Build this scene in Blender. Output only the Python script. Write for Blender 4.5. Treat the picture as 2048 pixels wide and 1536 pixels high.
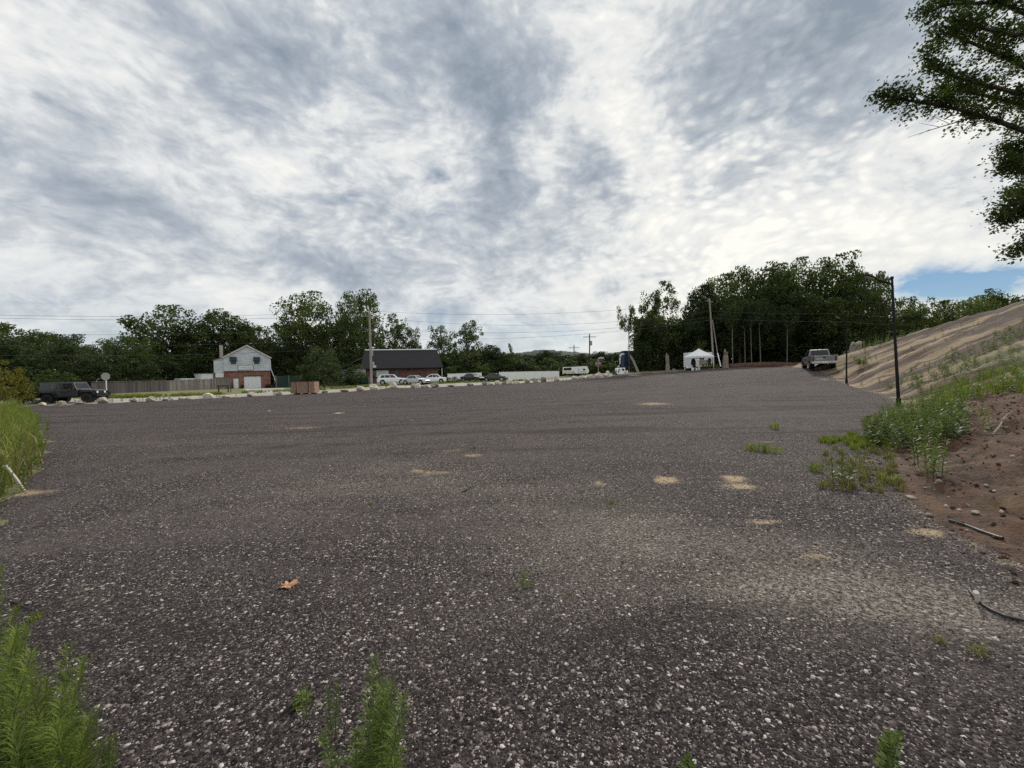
import bpy, math, random
import numpy as np
from mathutils import Matrix, Vector

for _o in list(bpy.data.objects):
    bpy.data.objects.remove(_o, do_unlink=True)
SC = bpy.context.scene
COL = SC.collection

# ------------------------------------------------------------------ camera
F_PX, CX, CY = 770.0, 1024.0, 768.0
CAM_H = 1.6
PITCH = math.atan(16 / F_PX)
ROLL = -0.026
CAM_M = Matrix.Rotation(math.pi / 2 - PITCH, 3, 'X') @ Matrix.Rotation(ROLL, 3, 'Z')
cam_d = bpy.data.cameras.new('camera')
cam_d.sensor_width = 36.0
cam_d.lens = 36.0 * F_PX / 2048.0
cam_d.clip_start = 0.05
cam_d.clip_end = 9000
cam = bpy.data.objects.new('camera', cam_d)
COL.objects.link(cam)
cam.location = (0, 0, CAM_H)
cam.rotation_euler = CAM_M.to_euler()
SC.camera = cam


def P(px, py, z):
    """point of the place seen at a photo pixel, z metres deep"""
    v = CAM_M @ Vector(((px - CX) / F_PX * z, -(py - CY) / F_PX * z, -z))
    return Vector((v.x, v.y, v.z + CAM_H))


def DIR(px, py):
    return (CAM_M @ Vector(((px - CX) / F_PX, -(py - CY) / F_PX, -1.0))).normalized()


# ------------------------------------------------------------------ node helper
def nd(nt, kind, ins=None, **props):
    n = nt.nodes.new(kind)
    for k, v in props.items():
        setattr(n, k, v)
    for k, v in (ins or {}).items():
        s = n.inputs[k]
        if isinstance(v, bpy.types.NodeSocket):
            nt.links.new(v, s)
        else:
            s.default_value = v
    return n


def mth(nt, op, a, b=None, c=None, clamp=False):
    ins = {0: a}
    if b is not None:
        ins[1] = b
    if c is not None:
        ins[2] = c
    return nd(nt, 'ShaderNodeMath', ins, operation=op, use_clamp=clamp).outputs[0]


def ramp(nt, fac, stops, interp='LINEAR'):
    n = nd(nt, 'ShaderNodeValToRGB', {0: fac})
    cr = n.color_ramp
    cr.interpolation = interp
    while len(cr.elements) < len(stops):
        cr.elements.new(0.5)
    for e, (p, c) in zip(cr.elements, stops):
        e.position = p
        e.color = (c[0], c[1], c[2], 1) if hasattr(c, '__len__') else (c, c, c, 1)
    return n.outputs[0]


def mixc(nt, fac, a, b, mode='MIX'):
    n = nt.nodes.new('ShaderNodeMix')
    n.data_type = 'RGBA'
    n.blend_type = mode
    for i, v in ((0, fac), (6, a), (7, b)):
        s = n.inputs[i]
        if isinstance(v, bpy.types.NodeSocket):
            nt.links.new(v, s)
        elif i == 0:
            s.default_value = v
        else:
            s.default_value = (v[0], v[1], v[2], 1)
    return n.outputs[2]


def maprange(nt, v, a, b, c=0.0, d=1.0, smooth=True):
    n = nd(nt, 'ShaderNodeMapRange', {0: v, 1: a, 2: b, 3: c, 4: d})
    n.interpolation_type = 'SMOOTHSTEP' if smooth else 'LINEAR'
    n.clamp = True
    return n.outputs[0]


def noise(nt, vec, scale, detail=4.0, rough=0.55, dist=0.0):
    return nd(nt, 'ShaderNodeTexNoise', {'Vector': vec, 'Scale': scale, 'Detail': detail, 'Roughness': rough,
                                         'Distortion': dist}).outputs[0]


# ------------------------------------------------------------------ sky, sun, exposure
SUN_DIR = DIR(1560, 150)
SUN_EL = math.asin(SUN_DIR.z)
SUN_AZ = math.atan2(SUN_DIR.x, SUN_DIR.y)
world = bpy.data.worlds.new('World')
SC.world = world
world.use_nodes = True
world.cycles.sampling_method = 'NONE'
wt = world.node_tree
wt.nodes.clear()
sky = nd(wt, 'ShaderNodeTexSky', sky_type='NISHITA', sun_disc=False)
sky.sun_elevation = SUN_EL
sky.sun_rotation = SUN_AZ
sky.air_density = 1.0
sky.dust_density = 0.0
sky.ozone_density = 4.0
tc = nd(wt, 'ShaderNodeTexCoord').outputs['Generated']
dirn = nd(wt, 'ShaderNodeVectorMath', {0: tc}, operation='NORMALIZE').outputs[0]
sx = nd(wt, 'ShaderNodeSeparateXYZ', {0: dirn})
# cloud field over the dome, flattened towards the horizon
pl = nd(wt, 'ShaderNodeVectorMath', {0: dirn, 1: (1.0, 1.0, 1.9)}, operation='MULTIPLY').outputs[0]
warp = nd(wt, 'ShaderNodeVectorMath', {0: nd(wt, 'ShaderNodeTexNoise', {'Vector': pl, 'Scale': 4.0, 'Detail': 2.0}).outputs[1],
                                       1: (0.5, 0.5, 0.5)}, operation='SUBTRACT').outputs[0]
wp = nd(wt, 'ShaderNodeVectorMath', {0: warp, 1: (0.13, 0.13, 0.13)}, operation='MULTIPLY').outputs[0]
p1 = nd(wt, 'ShaderNodeVectorMath', {0: pl, 1: wp}, operation='ADD').outputs[0]
nbig = noise(wt, p1, 3.0, 2.0, 0.5)
nmid = noise(wt, p1, 7.5, 7.0, 0.64)
nfin = noise(wt, p1, 26.0, 4.0, 0.62)
vor = nd(wt, 'ShaderNodeTexVoronoi', {'Vector': p1, 'Scale': 34.0, 'Randomness': 1.0}, feature='SMOOTH_F1')
vor.inputs['Smoothness'].default_value = 0.7
nvf = maprange(wt, vor.outputs['Distance'], 0.1, 0.6, 1.0, 0.0)
# warped direction for the placed cloud masses
wd = nd(wt, 'ShaderNodeVectorMath', {0: nd(wt, 'ShaderNodeTexNoise', {'Vector': dirn, 'Scale': 4.0, 'Detail': 5.0, 'Roughness': 0.6}).outputs[1],
                                     1: (0.5, 0.5, 0.5)}, operation='SUBTRACT').outputs[0]
wd = nd(wt, 'ShaderNodeVectorMath', {0: wd, 1: (0.34, 0.34, 0.34)}, operation='MULTIPLY').outputs[0]
wdir = nd(wt, 'ShaderNodeVectorMath', {0: dirn, 1: wd}, operation='ADD').outputs[0]


def spot(px, py, rad, amp, vec=None, sc=(1, 1, 1)):
    d = DIR(px, py)
    df = nd(wt, 'ShaderNodeVectorMath', {0: vec or wdir, 1: tuple(d)}, operation='SUBTRACT').outputs[0]
    df = nd(wt, 'ShaderNodeVectorMath', {0: df, 1: sc}, operation='MULTIPLY').outputs[0]
    ln = nd(wt, 'ShaderNodeVectorMath', {0: df}, operation='LENGTH').outputs[1]
    return maprange(wt, ln, 0.0, rad, amp, 0.0)


acc = mth(wt, 'MULTIPLY', nbig, 0.85)
acc = mth(wt, 'ADD', acc, mth(wt, 'MULTIPLY', nmid, 1.05))
acc = mth(wt, 'ADD', acc, mth(wt, 'MULTIPLY', nfin, 0.48))
puff = mth(wt, 'ADD', 0.05, mth(wt, 'ADD', spot(1500, 420, 0.5, 0.20, dirn), spot(700, 250, 0.5, 0.06, dirn)))
acc = mth(wt, 'ADD', acc, mth(wt, 'MULTIPLY', mth(wt, 'SUBTRACT', nvf, 0.5), puff))
acc = mth(wt, 'ADD', acc, -0.545)
for (x, y, r, a) in ((1560, 130, 0.36, -0.48), (1640, 60, 0.3, -0.14), (1190, 345, 0.13, -0.48), (1000, 385, 0.13, -0.46), (1030, 200, 0.16, -0.39), (960, 120, 0.2, -0.14),
                     (760, 480, 0.30, -0.28), (420, 440, 0.30, -0.25), (150, 440, 0.2, -0.14), (600, 200, 0.2, -0.16), (420, 90, 0.25, -0.16), (850, 50, 0.25, -0.14),
                     (80, 250, 0.22, -0.14), (1000, 540, 0.17, -0.28), (1120, 470, 0.12, -0.16), (1210, 550, 0.06, -0.25), (1900, 420, 0.14, -0.16),
                     (1080, 275, 0.09, 0.22), (1250, 180, 0.22, 0.10), (1430, 400, 0.45, 0.15), (1760, 300, 0.35, 0.10), (1740, 470, 0.35, 0.10),
                     (720, 330, 0.22, 0.10), (420, 250, 0.2, 0.10), (1380, 490, 0.35, 0.10), (250, 560, 0.3, 0.06), (900, 300, 0.15, 0.12), (130, 130, 0.2, 0.08)):
    acc = mth(wt, 'ADD', acc, spot(x, y, r, a))
cloud = ramp(wt, acc, [(0.0, (0.25, 0.30, 0.365)), (0.30, (0.39, 0.435, 0.495)), (0.47, (0.53, 0.565, 0.60)), (0.62, (0.70, 0.72, 0.73)), (0.92, (0.90, 0.89, 0.845))])
# low cloud warms and pales towards the sun side, pale blue-grey band by the horizon
hz = maprange(wt, sx.outputs[2], 0.0, 0.26, 1.0, 0.0)
cloud = mixc(wt, mth(wt, 'MULTIPLY', hz, 0.55), cloud, (0.60, 0.66, 0.69))
sundot = nd(wt, 'ShaderNodeVectorMath', {0: dirn, 1: tuple(DIR(1600, 330))}, operation='DOT_PRODUCT').outputs[1]
glow = maprange(wt, sundot, 0.72, 1.0, 0.0, 1.0)
cloud = mixc(wt, mth(wt, 'MULTIPLY', glow, 0.3), cloud, (1.13, 1.1, 1.03), 'MULTIPLY')
warm = maprange(wt, sundot, 0.8, 0.97, 0.0, 1.0)
cloud = mixc(wt, mth(wt, 'MULTIPLY', mth(wt, 'MULTIPLY', warm, hz), 0.6), cloud, (0.90, 0.86, 0.74))
# clear gaps where the blue shows through
wsm = nd(wt, 'ShaderNodeVectorMath', {0: wd, 1: (0.35, 0.35, 0.16)}, operation='MULTIPLY').outputs[0]
wsm = nd(wt, 'ShaderNodeVectorMath', {0: dirn, 1: wsm}, operation='ADD').outputs[0]
gap = spot(1990, 552, 0.24, 1.25, wsm, (1, 1, 4.6))
for (x, y, r, a) in ((1860, 566, 0.14, 0.6), (880, 358, 0.05, 0.55), (688, 388, 0.05, 0.5), (1215, 549, 0.07, 0.45), (90, 196, 0.03, 0.3),
                     (1010, 655, 0.10, 0.5), (1130, 668, 0.12, 0.6), (200, 640, 0.25, 0.35), (880, 640, 0.15, 0.4)):
    gap = mth(wt, 'ADD', gap, spot(x, y, r, a, wsm, (1, 1, 2.6)))
gap = mth(wt, 'MULTIPLY', gap, maprange(wt, nmid, 0.62, 0.36, 0.25, 1.15), clamp=True)
bgc = nd(wt, 'ShaderNodeBackground', {0: cloud, 1: 1.0}).outputs[0]
bgs = nd(wt, 'ShaderNodeBackground', {0: sky.outputs[0], 1: 0.06}).outputs[0]
mx = nd(wt, 'ShaderNodeMixShader', {0: gap, 1: bgc, 2: bgs}).outputs[0]
nd(wt, 'ShaderNodeOutputWorld', {0: mx})

sun_d = bpy.data.lights.new('sun', 'SUN')
sun_d.energy = 2.6
sun_d.angle = math.radians(6)
sun_d.color = (1.0, 0.95, 0.86)
sun = bpy.data.objects.new('sun', sun_d)
COL.objects.link(sun)
sun.rotation_euler = SUN_DIR.to_track_quat('Z', 'Y').to_euler()
sun.location = (0, 0, 60)

SC.view_settings.view_transform = 'Standard'
SC.view_settings.look = 'None'
SC.view_settings.exposure = 0.12
SC.view_settings.gamma = 1.0
SC.view_settings.use_curve_mapping = False
SC.render.engine = 'CYCLES'
SC.cycles.use_denoising = False
SC.cycles.max_bounces = 6
SC.cycles.diffuse_bounces = 2
SC.cycles.glossy_bounces = 2
SC.cycles.transparent_max_bounces = 4
SC.cycles.sample_clamp_indirect = 4.0
SC.cycles.sample_clamp_direct = 6.0


# ------------------------------------------------------------------ numpy noise
def _h(xi, yi, seed):
    xi = xi.astype(np.int64); yi = yi.astype(np.int64)
    h = (xi * 374761393 + yi * 668265263 + seed * 144269504) & 0xffffffff
    h = ((h ^ (h >> 13)) * 1274126177) & 0xffffffff
    h = (h ^ (h >> 16)) & 0xffffffff
    return h / 4294967295.0


def vnoise(x, y, seed=0):
    x = np.asarray(x, float); y = np.asarray(y, float)
    x0 = np.floor(x); y0 = np.floor(y)
    fx = x - x0; fy = y - y0
    fx = fx * fx * (3 - 2 * fx); fy = fy * fy * (3 - 2 * fy)
    a = _h(x0, y0, seed); b = _h(x0 + 1, y0, seed); c = _h(x0, y0 + 1, seed); d = _h(x0 + 1, y0 + 1, seed)
    return (a * (1 - fx) + b * fx) * (1 - fy) + (c * (1 - fx) + d * fx) * fy


def fbm(x, y, seed=0, oct=4):
    s = 0; a = 0.5; t = 0
    for i in range(oct):
        s = s + a * vnoise(x * 2 ** i, y * 2 ** i, seed + i * 7); t += a; a *= 0.5
    return s / t - 0.5


# ------------------------------------------------------------------ lie of the land
EDGE = [(-60, 816, 31), (80, 812, 32), (205, 807, 33.5), (300, 803, 35.5), (415, 797, 38.5), (500, 793, 41.5), (610, 788, 45), (690, 784, 48),
        (746, 780, 50), (785, 776, 51.5), (865, 775, 54), (940, 771, 56), (1000, 769, 57.5), (1050, 766, 58.5), (1115, 762, 60),
        (1150, 758, 60.5), (1198, 756, 61), (1240, 750.5, 61.5), (1290, 746, 62), (1360, 741.5, 62), (1440, 737, 60), (1540, 734, 56)]
_ex = np.array([e[0] for e in EDGE], float); _ez = np.array([e[2] for e in EDGE], float)


def edge_z(px):
    return float(np.interp(px, _ex, _ez))


ctrl = [tuple(P(*e)) for e in EDGE]
ctrl += [tuple(P(*e)) for e in ((1630, 741, 37), (1693, 767, 30), (1797, 813, 15.6), (500, 777, 73), (440, 777, 68), (800, 765, 70), (1060, 759, 78),
                                (1160, 750.5, 76), (50, 799, 37), (150, 803, 36), (250, 793, 42), (1400, 739.5, 60), (1330, 745, 61), (640, 774, 66),
                                (950, 763, 68))]
ctrl += [(x, y, 0.0) for x, y in ((0, 0), (3, 3), (-4, 3), (0, 5), (5, 6), (-8, 7), (0, 10), (8, 9), (-16, 14), (-8, 14), (0, -15), (20, -10), (-20, -10),
                                  (14, 4), (30, 5), (10, 15))]
ctrl += [(-26, 24, 0.05), (0, 22, 0.05), (14, 24, 0.12), (0, 35, 0.2), (-15, 30, 0.1), (16, 40, 0.7), (60, 30, 0.5), (60, 70, 1.6), (10, 100, 1.2),
         (-60, 90, 0.9), (-90, 50, 0.7), (-80, 10, 0.4), (40, 100, 1.6), (-20, 110, 1.0), (80, 0, 0.3), (100, 80, 1.5), (-100, 110, 1), (0, -60, 0), (-70, -40, 0), (70, -40, 0)]
_c = np.array(ctrl)
_cx = _c[:, :2] / 50.0
_n = len(_c)


def _phi(r2):
    return 0.5 * r2 * np.log(np.maximum(r2, 1e-12))


_K = _phi(((_cx[:, None, :] - _cx[None, :, :]) ** 2).sum(-1)) + 2e-4 * np.eye(_n)
_A = np.zeros((_n + 3, _n + 3))
_A[:_n, :_n] = _K
_A[:_n, _n] = 1; _A[:_n, _n + 1:] = _cx
_A[_n, :_n] = 1; _A[_n + 1:, :_n] = _cx.T
_w = np.linalg.solve(_A, np.concatenate([_c[:, 2], np.zeros(3)]))


def tps(x, y):
    q = np.stack([x, y], -1).reshape(-1, 2) / 50.0
    out = _w[_n] + q @ _w[_n + 1:]
    for i in range(_n):
        out = out + _w[i] * _phi(((q - _cx[i]) ** 2).sum(-1))
    return out.reshape(np.shape(x))


# foot of the bank on the right of the lot, from behind the camera to the far corner
BANK = np.array([(2.6, -14.0), (2.9, -2.0), (3.6, 2.2), (4.3, 3.9), (5.3, 5.4), (7.7, 7.9), (11.0, 11.6), (16.3, 15.9), (21.2, 22.0), (25.4, 29.0), (29.6, 37.0), (33.5, 46.0), (38.0, 55.0), (44, 66)])


def poly_dist(x, y, pts):
    """distance, signed right side positive, and arc length along an open polyline"""
    best = np.full(np.shape(x), 1e9); sg = np.zeros(np.shape(x)); uu = np.zeros(np.shape(x)); L = 0
    for (ax, ay), (bx, by) in zip(pts[:-1], pts[1:]):
        dx, dy = bx - ax, by - ay
        l = math.hypot(dx, dy)
        t = np.clip(((x - ax) * dx + (y - ay) * dy) / l ** 2, 0, 1)
        d = np.hypot(x - ax - t * dx, y - ay - t * dy)
        cr = (x - ax) * dy - (y - ay) * dx
        m = d < best
        best = np.where(m, d, best); sg = np.where(m, np.sign(cr), sg); uu = np.where(m, L + t * l, uu)
        L += l
    return best * sg, uu


def inside(x, y, poly):
    c = np.zeros(np.shape(x), bool)
    n = len(poly)
    for i in range(n):
        x0, y0 = poly[i]; x1, y1 = poly[(i + 1) % n]
        if y0 == y1:
            continue
        m = (y0 > y) != (y1 > y)
        c ^= m & (x < (x1 - x0) * (y - y0) / (y1 - y0) + x0)
    return c


def H(x, y):
    x = np.asarray(x, float); y = np.asarray(y, float)
    h = tps(x, y)
    r = np.hypot(x, y)
    k = np.clip((r - 95) / 40, 0, 1); k = k * k * (3 - 2 * k)
    h = h * (1 - k) + 1.0 * k
    s, u = poly_dist(x, y, BANK)
    sp = np.maximum(s, 0)
    slope = np.interp(y, [-10, 6, 9, 16, 22, 60], [0.16, 0.18, 0.23, 0.46, 0.54, 0.54])
    cap = np.interp(y, [-20, 8, 14, 20, 28, 36, 42, 50, 60], [3, 5.2, 8.4, 10.2, 8.4, 3.8, 1.0, 0.3, 0.05])
    q = slope * sp * np.clip(sp / 1.2, 0, 1)
    hill = q / (1 + (q / cap) ** 4) ** 0.25
    far = 1 - np.clip((r - 75) / 50, 0, 1)
    h = h + hill * far
    on = np.clip(sp / 2.0, 0, 1) * far
    rl = np.abs(vnoise(u * 0.36 + 0.3 * vnoise(s * 0.3, u * 0.2, 5), s * 0.05, 11) - 0.5) * 2
    rl2 = np.abs(vnoise(u * 1.1, s * 0.10, 13) - 0.5) * 2
    h = h - on * np.clip((y - 12) / 6, 0, 1) * (0.50 * (1 - rl) ** 3 + 0.24 * (1 - rl2) ** 3)
    h = h + on * (0.30 * fbm(x * 0.8, y * 0.8, 3) + 0.20 * fbm(x * 3, y * 3, 4, 3))
    near = np.clip((14 - y) / 4, 0, 1) * np.clip(sp / 0.5, 0, 1)
    h = h + near * (0.26 * fbm(x * 2.2, y * 2.2, 21) + 0.16 * np.abs(fbm(x * 6, y * 6, 25, 3)))
    # soft swells and wheel-worn hollows of the lot
    h = h + 0.05 * fbm(x * 0.35, y * 0.35, 8, 3) * np.clip(r / 4, 0, 1) + 0.012 * fbm(x * 1.7, y * 1.7, 9, 3)
    return h


def Hs(x, y):
    return float(H(np.array([x]), np.array([y]))[0])


def at(px, z, py=760.0):
    """ground point in the column of a photo pixel, z metres deep"""
    p = P(px, py, z)
    return Vector((p.x, p.y, Hs(p.x, p.y)))


def G(px, py):
    """ground point that the pixel looks at"""
    d = DIR(px, py)
    t = np.geomspace(0.8, 130, 500)
    for _ in range(2):
        x = d.x * t; y = d.y * t; z = CAM_H + d.z * t
        h = H(x, y)
        i = int(np.argmax(z <= h)) if (z <= h).any() else len(t) - 1
        t = np.linspace(t[max(i - 1, 0)], t[i], 12)
    x, y, h = float(x[i]), float(y[i]), float(h[i])
    return Vector((x, y, h))


# ------------------------------------------------------------------ mesh helpers
def np_mesh(name, V, Fq, mat=None, smooth=False, attrs=None):
    """mesh from numpy vertices and an (n,3) or (n,4) face array"""
    V = np.ascontiguousarray(V, np.float32); Fq = np.ascontiguousarray(Fq, np.int32)
    me = bpy.data.meshes.new(name)
    nf, k = Fq.shape
    me.vertices.add(len(V)); me.vertices.foreach_set('co', V.ravel())
    me.loops.add(nf * k); me.loops.foreach_set('vertex_index', Fq.ravel())
    me.polygons.add(nf)
    me.polygons.foreach_set('loop_start', np.arange(0, nf * k, k, dtype=np.int32))
    me.polygons.foreach_set('loop_total', np.full(nf, k, np.int32))
    if smooth:
        me.polygons.foreach_set('use_smooth', np.ones(nf, bool))
    for an, av in (attrs or {}).items():
        av = np.ascontiguousarray(av, np.float32)
        if av.ndim == 1:
            a = me.attributes.new(an, 'FLOAT', 'POINT'); a.data.foreach_set('value', av)
        else:
            a = me.attributes.new(an, 'FLOAT_COLOR', 'POINT'); a.data.foreach_set('color', av.ravel())
    if mat:
        me.materials.append(mat)
    me.update()
    me.validate()
    return me


def link(name, data, parent=None, loc=(0, 0, 0), rotz=0.0):
    o = bpy.data.objects.new(name, data)
    COL.objects.link(o)
    o.parent = parent
    o.location = loc
    o.rotation_euler = (0, 0, rotz)
    return o


def tag(o, label=None, cat=None, group=None, kind=None):
    for k, v in (('label', label), ('category', cat), ('group', group), ('kind', kind)):
        if v:
            o[k] = v
    return o


def thing(name, label, cat, loc, rotz=0.0, group=None):
    return tag(link(name, None, None, loc, rotz), label, cat, group)


class MB:
    def __init__(s):
        s.v = []; s.f = []

    def add(s, vs, fs):
        b = len(s.v)
        s.v += [tuple(v) for v in vs]
        s.f += [tuple(i + b for i in f) for f in fs]
        return s

    def box(s, c, d, rz=0.0, tilt=None):
        x, y, z = d[0] / 2, d[1] / 2, d[2] / 2
        vs = [Vector((i * x, j * y, k * z)) for k in (-1, 1) for (i, j) in ((-1, -1), (1, -1), (1, 1), (-1, 1))]
        R = Matrix.Rotation(rz, 3, 'Z')
        if tilt:
            R = R @ Matrix.Rotation(tilt[0], 3, 'X') @ Matrix.Rotation(tilt[1], 3, 'Y')
        c = Vector(c)
        return s.add([R @ v + c for v in vs], [(3, 2, 1, 0), (4, 5, 6, 7), (0, 1, 5, 4), (1, 2, 6, 5), (2, 3, 7, 6), (3, 0, 4, 7)])

    def b2(s, x0, x1, y0, y1, z0, z1):
        return s.box(((x0 + x1) / 2, (y0 + y1) / 2, (z0 + z1) / 2), (x1 - x0, y1 - y0, z1 - z0))

    def hexa(s, p):
        """box from 8 points: 4 below, 4 above, both anticlockwise"""
        return s.add(p, [(3, 2, 1, 0), (4, 5, 6, 7), (0, 1, 5, 4), (1, 2, 6, 5), (2, 3, 7, 6), (3, 0, 4, 7)])

    def slab(s, q, t):
        """plate of thickness t on a quad, outwards along its normal"""
        q = [Vector(a) for a in q]
        n = (q[1] - q[0]).cross(q[3] - q[0]).normalized() * t
        return s.hexa(q + [a + n for a in q])

    def tube(s, pts, rs, n=6, cap=True):
        pts = [Vector(p) for p in pts]
        if not hasattr(rs, '__len__'):
            rs = [rs] * len(pts)
        b = len(s.v)
        up = Vector((0.13, 0.27, 0.95))
        for i, p in enumerate(pts):
            d = (pts[min(i + 1, len(pts) - 1)] - pts[max(i - 1, 0)])
            d = d.normalized() if d.length > 1e-9 else Vector((0, 0, 1))
            u = up if abs(d.dot(up)) < 0.95 else Vector((1, 0, 0))
            a = d.cross(u).normalized(); c = d.cross(a)
            for k in range(n):
                t = 2 * math.pi * k / n
                s.v.append(tuple(p + (a * math.cos(t) + c * math.sin(t)) * rs[i]))
        for i in range(len(pts) - 1):
            for k in range(n):
                k2 = (k + 1) % n
                s.f.append((b + i * n + k, b + i * n + k2, b + (i + 1) * n + k2, b + (i + 1) * n + k))
        if cap:
            s.f.append(tuple(b + k for k in range(n - 1, -1, -1)))
            e = b + (len(pts) - 1) * n
            s.f.append(tuple(e + k for k in range(n)))
        return s

    def prism(s, poly, y0, y1):
        """polygon in x,z pulled from y0 to y1"""
        n = len(poly)
        vs = [(a, y0, b) for a, b in poly] + [(a, y1, b) for a, b in poly]
        fs = [tuple(range(n)), tuple(range(2 * n - 1, n - 1, -1))]
        fs += [((i + 1) % n, i, i + n, (i + 1) % n + n) for i in range(n)]
        return s.add(vs, fs)

    def build(s, name, mat, parent=None, loc=(0, 0, 0), rotz=0.0, smooth=False, bevel=0.0):
        me = bpy.data.meshes.new(name)
        me.from_pydata(s.v, [], s.f)
        me.materials.append(mat)
        if smooth:
            me.polygons.foreach_set('use_smooth', np.ones(len(me.polygons), bool))
        me.update()
        o = link(name, me, parent, loc, rotz)
        if bevel:
            b = o.modifiers.new('bevel', 'BEVEL'); b.width = bevel; b.segments = 2; b.limit_method = 'ANGLE'
        return o


def copy_tree(o, parent=None):
    c = o.copy()
    COL.objects.link(c)
    c.parent = parent
    for ch in list(o.children):
        copy_tree(ch, c)
    return c


# ------------------------------------------------------------------ materials
def new_mat(name):
    m = bpy.data.materials.new(name)
    m.use_nodes = True
    nt = m.node_tree
    nt.nodes.clear()
    out = nt.nodes.new('ShaderNodeOutputMaterial')
    return m, nt, out


def bsdf(nt, out, **k):
    b = nt.nodes.new('ShaderNodeBsdfPrincipled')
    for key, v in k.items():
        key = key.replace('_', ' ')
        s = b.inputs[key]
        if isinstance(v, bpy.types.NodeSocket):
            nt.links.new(v, s)
        elif key == 'Base Color':
            s.default_value = (v[0], v[1], v[2], 1)
        else:
            s.default_value = v
    nt.links.new(b.outputs[0], out.inputs[0])
    return b


def ocoord(nt):
    return nd(nt, 'ShaderNodeTexCoord').outputs['Object']


def bump(nt, h, dist, strength=1.0):
    return nd(nt, 'ShaderNodeBump', {'Height': h, 'Distance': dist, 'Strength': strength}).outputs[0]


def plain(name, col, rough=0.6, metal=0.0, var=0.12, scale=3.0, bmp=0.0, coat=0.0, spec=0.5):
    """paint or material with uneven tone and fine relief"""
    m, nt, out = new_mat(name)
    oc = ocoord(nt)
    n1 = noise(nt, oc, scale, 6, 0.65)
    c = mixc(nt, maprange(nt, n1, 0.3, 0.72), [max(0, v * (1 - var)) for v in col], [min(1, v * (1 + var)) for v in col])
    k = dict(Base_Color=c, Roughness=maprange(nt, n1, 0.3, 0.7, max(0.02, rough - 0.07), min(1, rough + 0.07)), Metallic=metal)
    if bmp:
        k['Normal'] = bump(nt, noise(nt, oc, scale * 9, 5, 0.6), bmp)
    b = bsdf(nt, out, **k)
    b.inputs['Specular IOR Level'].default_value = spec
    if coat:
        b.inputs['Coat Weight'].default_value = coat
        b.inputs['Coat Roughness'].default_value = 0.08
    return m


def leaf_mat(name, dark, light, trans=0.35, rough=0.5):
    m, nt, out = new_mat(name)
    g = nd(nt, 'ShaderNodeNewGeometry')
    ri = nd(nt, 'ShaderNodeObjectInfo').outputs['Random']
    f = mth(nt, 'ADD', mth(nt, 'MULTIPLY', g.outputs['Random Per Island'], 0.75), mth(nt, 'MULTIPLY', ri, 0.3))
    c = mixc(nt, f, dark, light)
    d = nd(nt, 'ShaderNodeBsdfPrincipled', {'Base Color': c, 'Roughness': rough, 'Specular IOR Level': 0.12}).outputs[0]
    c2 = mixc(nt, 1.0, c, (1.0, 1.15, 0.45), 'MULTIPLY')
    t = nd(nt, 'ShaderNodeBsdfTranslucent', {0: c2}).outputs[0]
    mxs = nd(nt, 'ShaderNodeMixShader', {0: trans, 1: d, 2: t}).outputs[0]
    nt.links.new(mxs, out.inputs[0])
    return m


M = {}
M['leaf_dark'] = leaf_mat('foliage_dark', (0.040, 0.062, 0.024), (0.108, 0.136, 0.048), 0.38)
M['leaf_mid'] = leaf_mat('foliage_mid', (0.048, 0.074, 0.026), (0.125, 0.155, 0.050), 0.38)
M['leaf_shade'] = leaf_mat('foliage_deep', (0.022, 0.036, 0.016), (0.060, 0.080, 0.029), 0.3)  # deep leaf colour of the woods, also standing for shade under crowns
M['leaf_pine'] = leaf_mat('foliage_blue_green', (0.040, 0.062, 0.030), (0.095, 0.122, 0.056), 0.3)
M['leaf_yellow'] = leaf_mat('foliage_yellow', (0.10, 0.10, 0.018), (0.26, 0.21, 0.035), 0.3)
M['leaf_bright'] = leaf_mat('foliage_bright', (0.050, 0.080, 0.020), (0.115, 0.150, 0.040), 0.3)
M['leaf_weed'] = leaf_mat('weed_leaf', (0.075, 0.120, 0.030), (0.200, 0.255, 0.070), 0.42)
M['leaf_weed_grey'] = leaf_mat('weed_leaf_grey', (0.080, 0.110, 0.048), (0.190, 0.225, 0.105), 0.38)
M['grass'] = leaf_mat('grass_blade', (0.095, 0.125, 0.024), (0.250, 0.285, 0.068), 0.42)
M['grass_dry'] = leaf_mat('grass_dry', (0.13, 0.13, 0.05), (0.30, 0.27, 0.12), 0.25)
M['stem'] = plain('plant_stem', (0.10, 0.11, 0.045), 0.7)
M['bark'] = plain('bark', (0.075, 0.062, 0.050), 0.9, var=0.35, scale=6, bmp=0.03)
M['bark_pale'] = plain('bark_pale', (0.17, 0.155, 0.13), 0.9, var=0.3, scale=5, bmp=0.02)
M['dead_wood'] = plain('dead_wood', (0.26, 0.22, 0.18), 0.9, var=0.35, scale=4, bmp=0.03)
M['pole_wood'] = plain('pole_wood', (0.30, 0.275, 0.24), 0.9, var=0.2, scale=5, bmp=0.01)
M['black_metal'] = plain('black_metal', (0.008, 0.008, 0.009), 0.55, 0.0, spec=0.25)
M['grey_metal'] = plain('grey_metal', (0.36, 0.37, 0.37), 0.45, 0.6)
M['white_paint'] = plain('white_paint', (0.82, 0.83, 0.83), 0.5, var=0.06)
M['white_plastic'] = plain('white_vinyl', (0.88, 0.89, 0.90), 0.4, var=0.03)
M['rubber'] = plain('rubber', (0.018, 0.018, 0.019), 0.85)
M['glass_dark'] = plain('car_glass', (0.010, 0.012, 0.015), 0.06, var=0.05, spec=0.6)
M['chrome'] = plain('chrome', (0.55, 0.56, 0.57), 0.2, 0.9)
M['red_lens'] = plain('red_lens', (0.12, 0.010, 0.009), 0.25)
M['clear_lens'] = plain('clear_lens', (0.65, 0.66, 0.66), 0.15)
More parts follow.
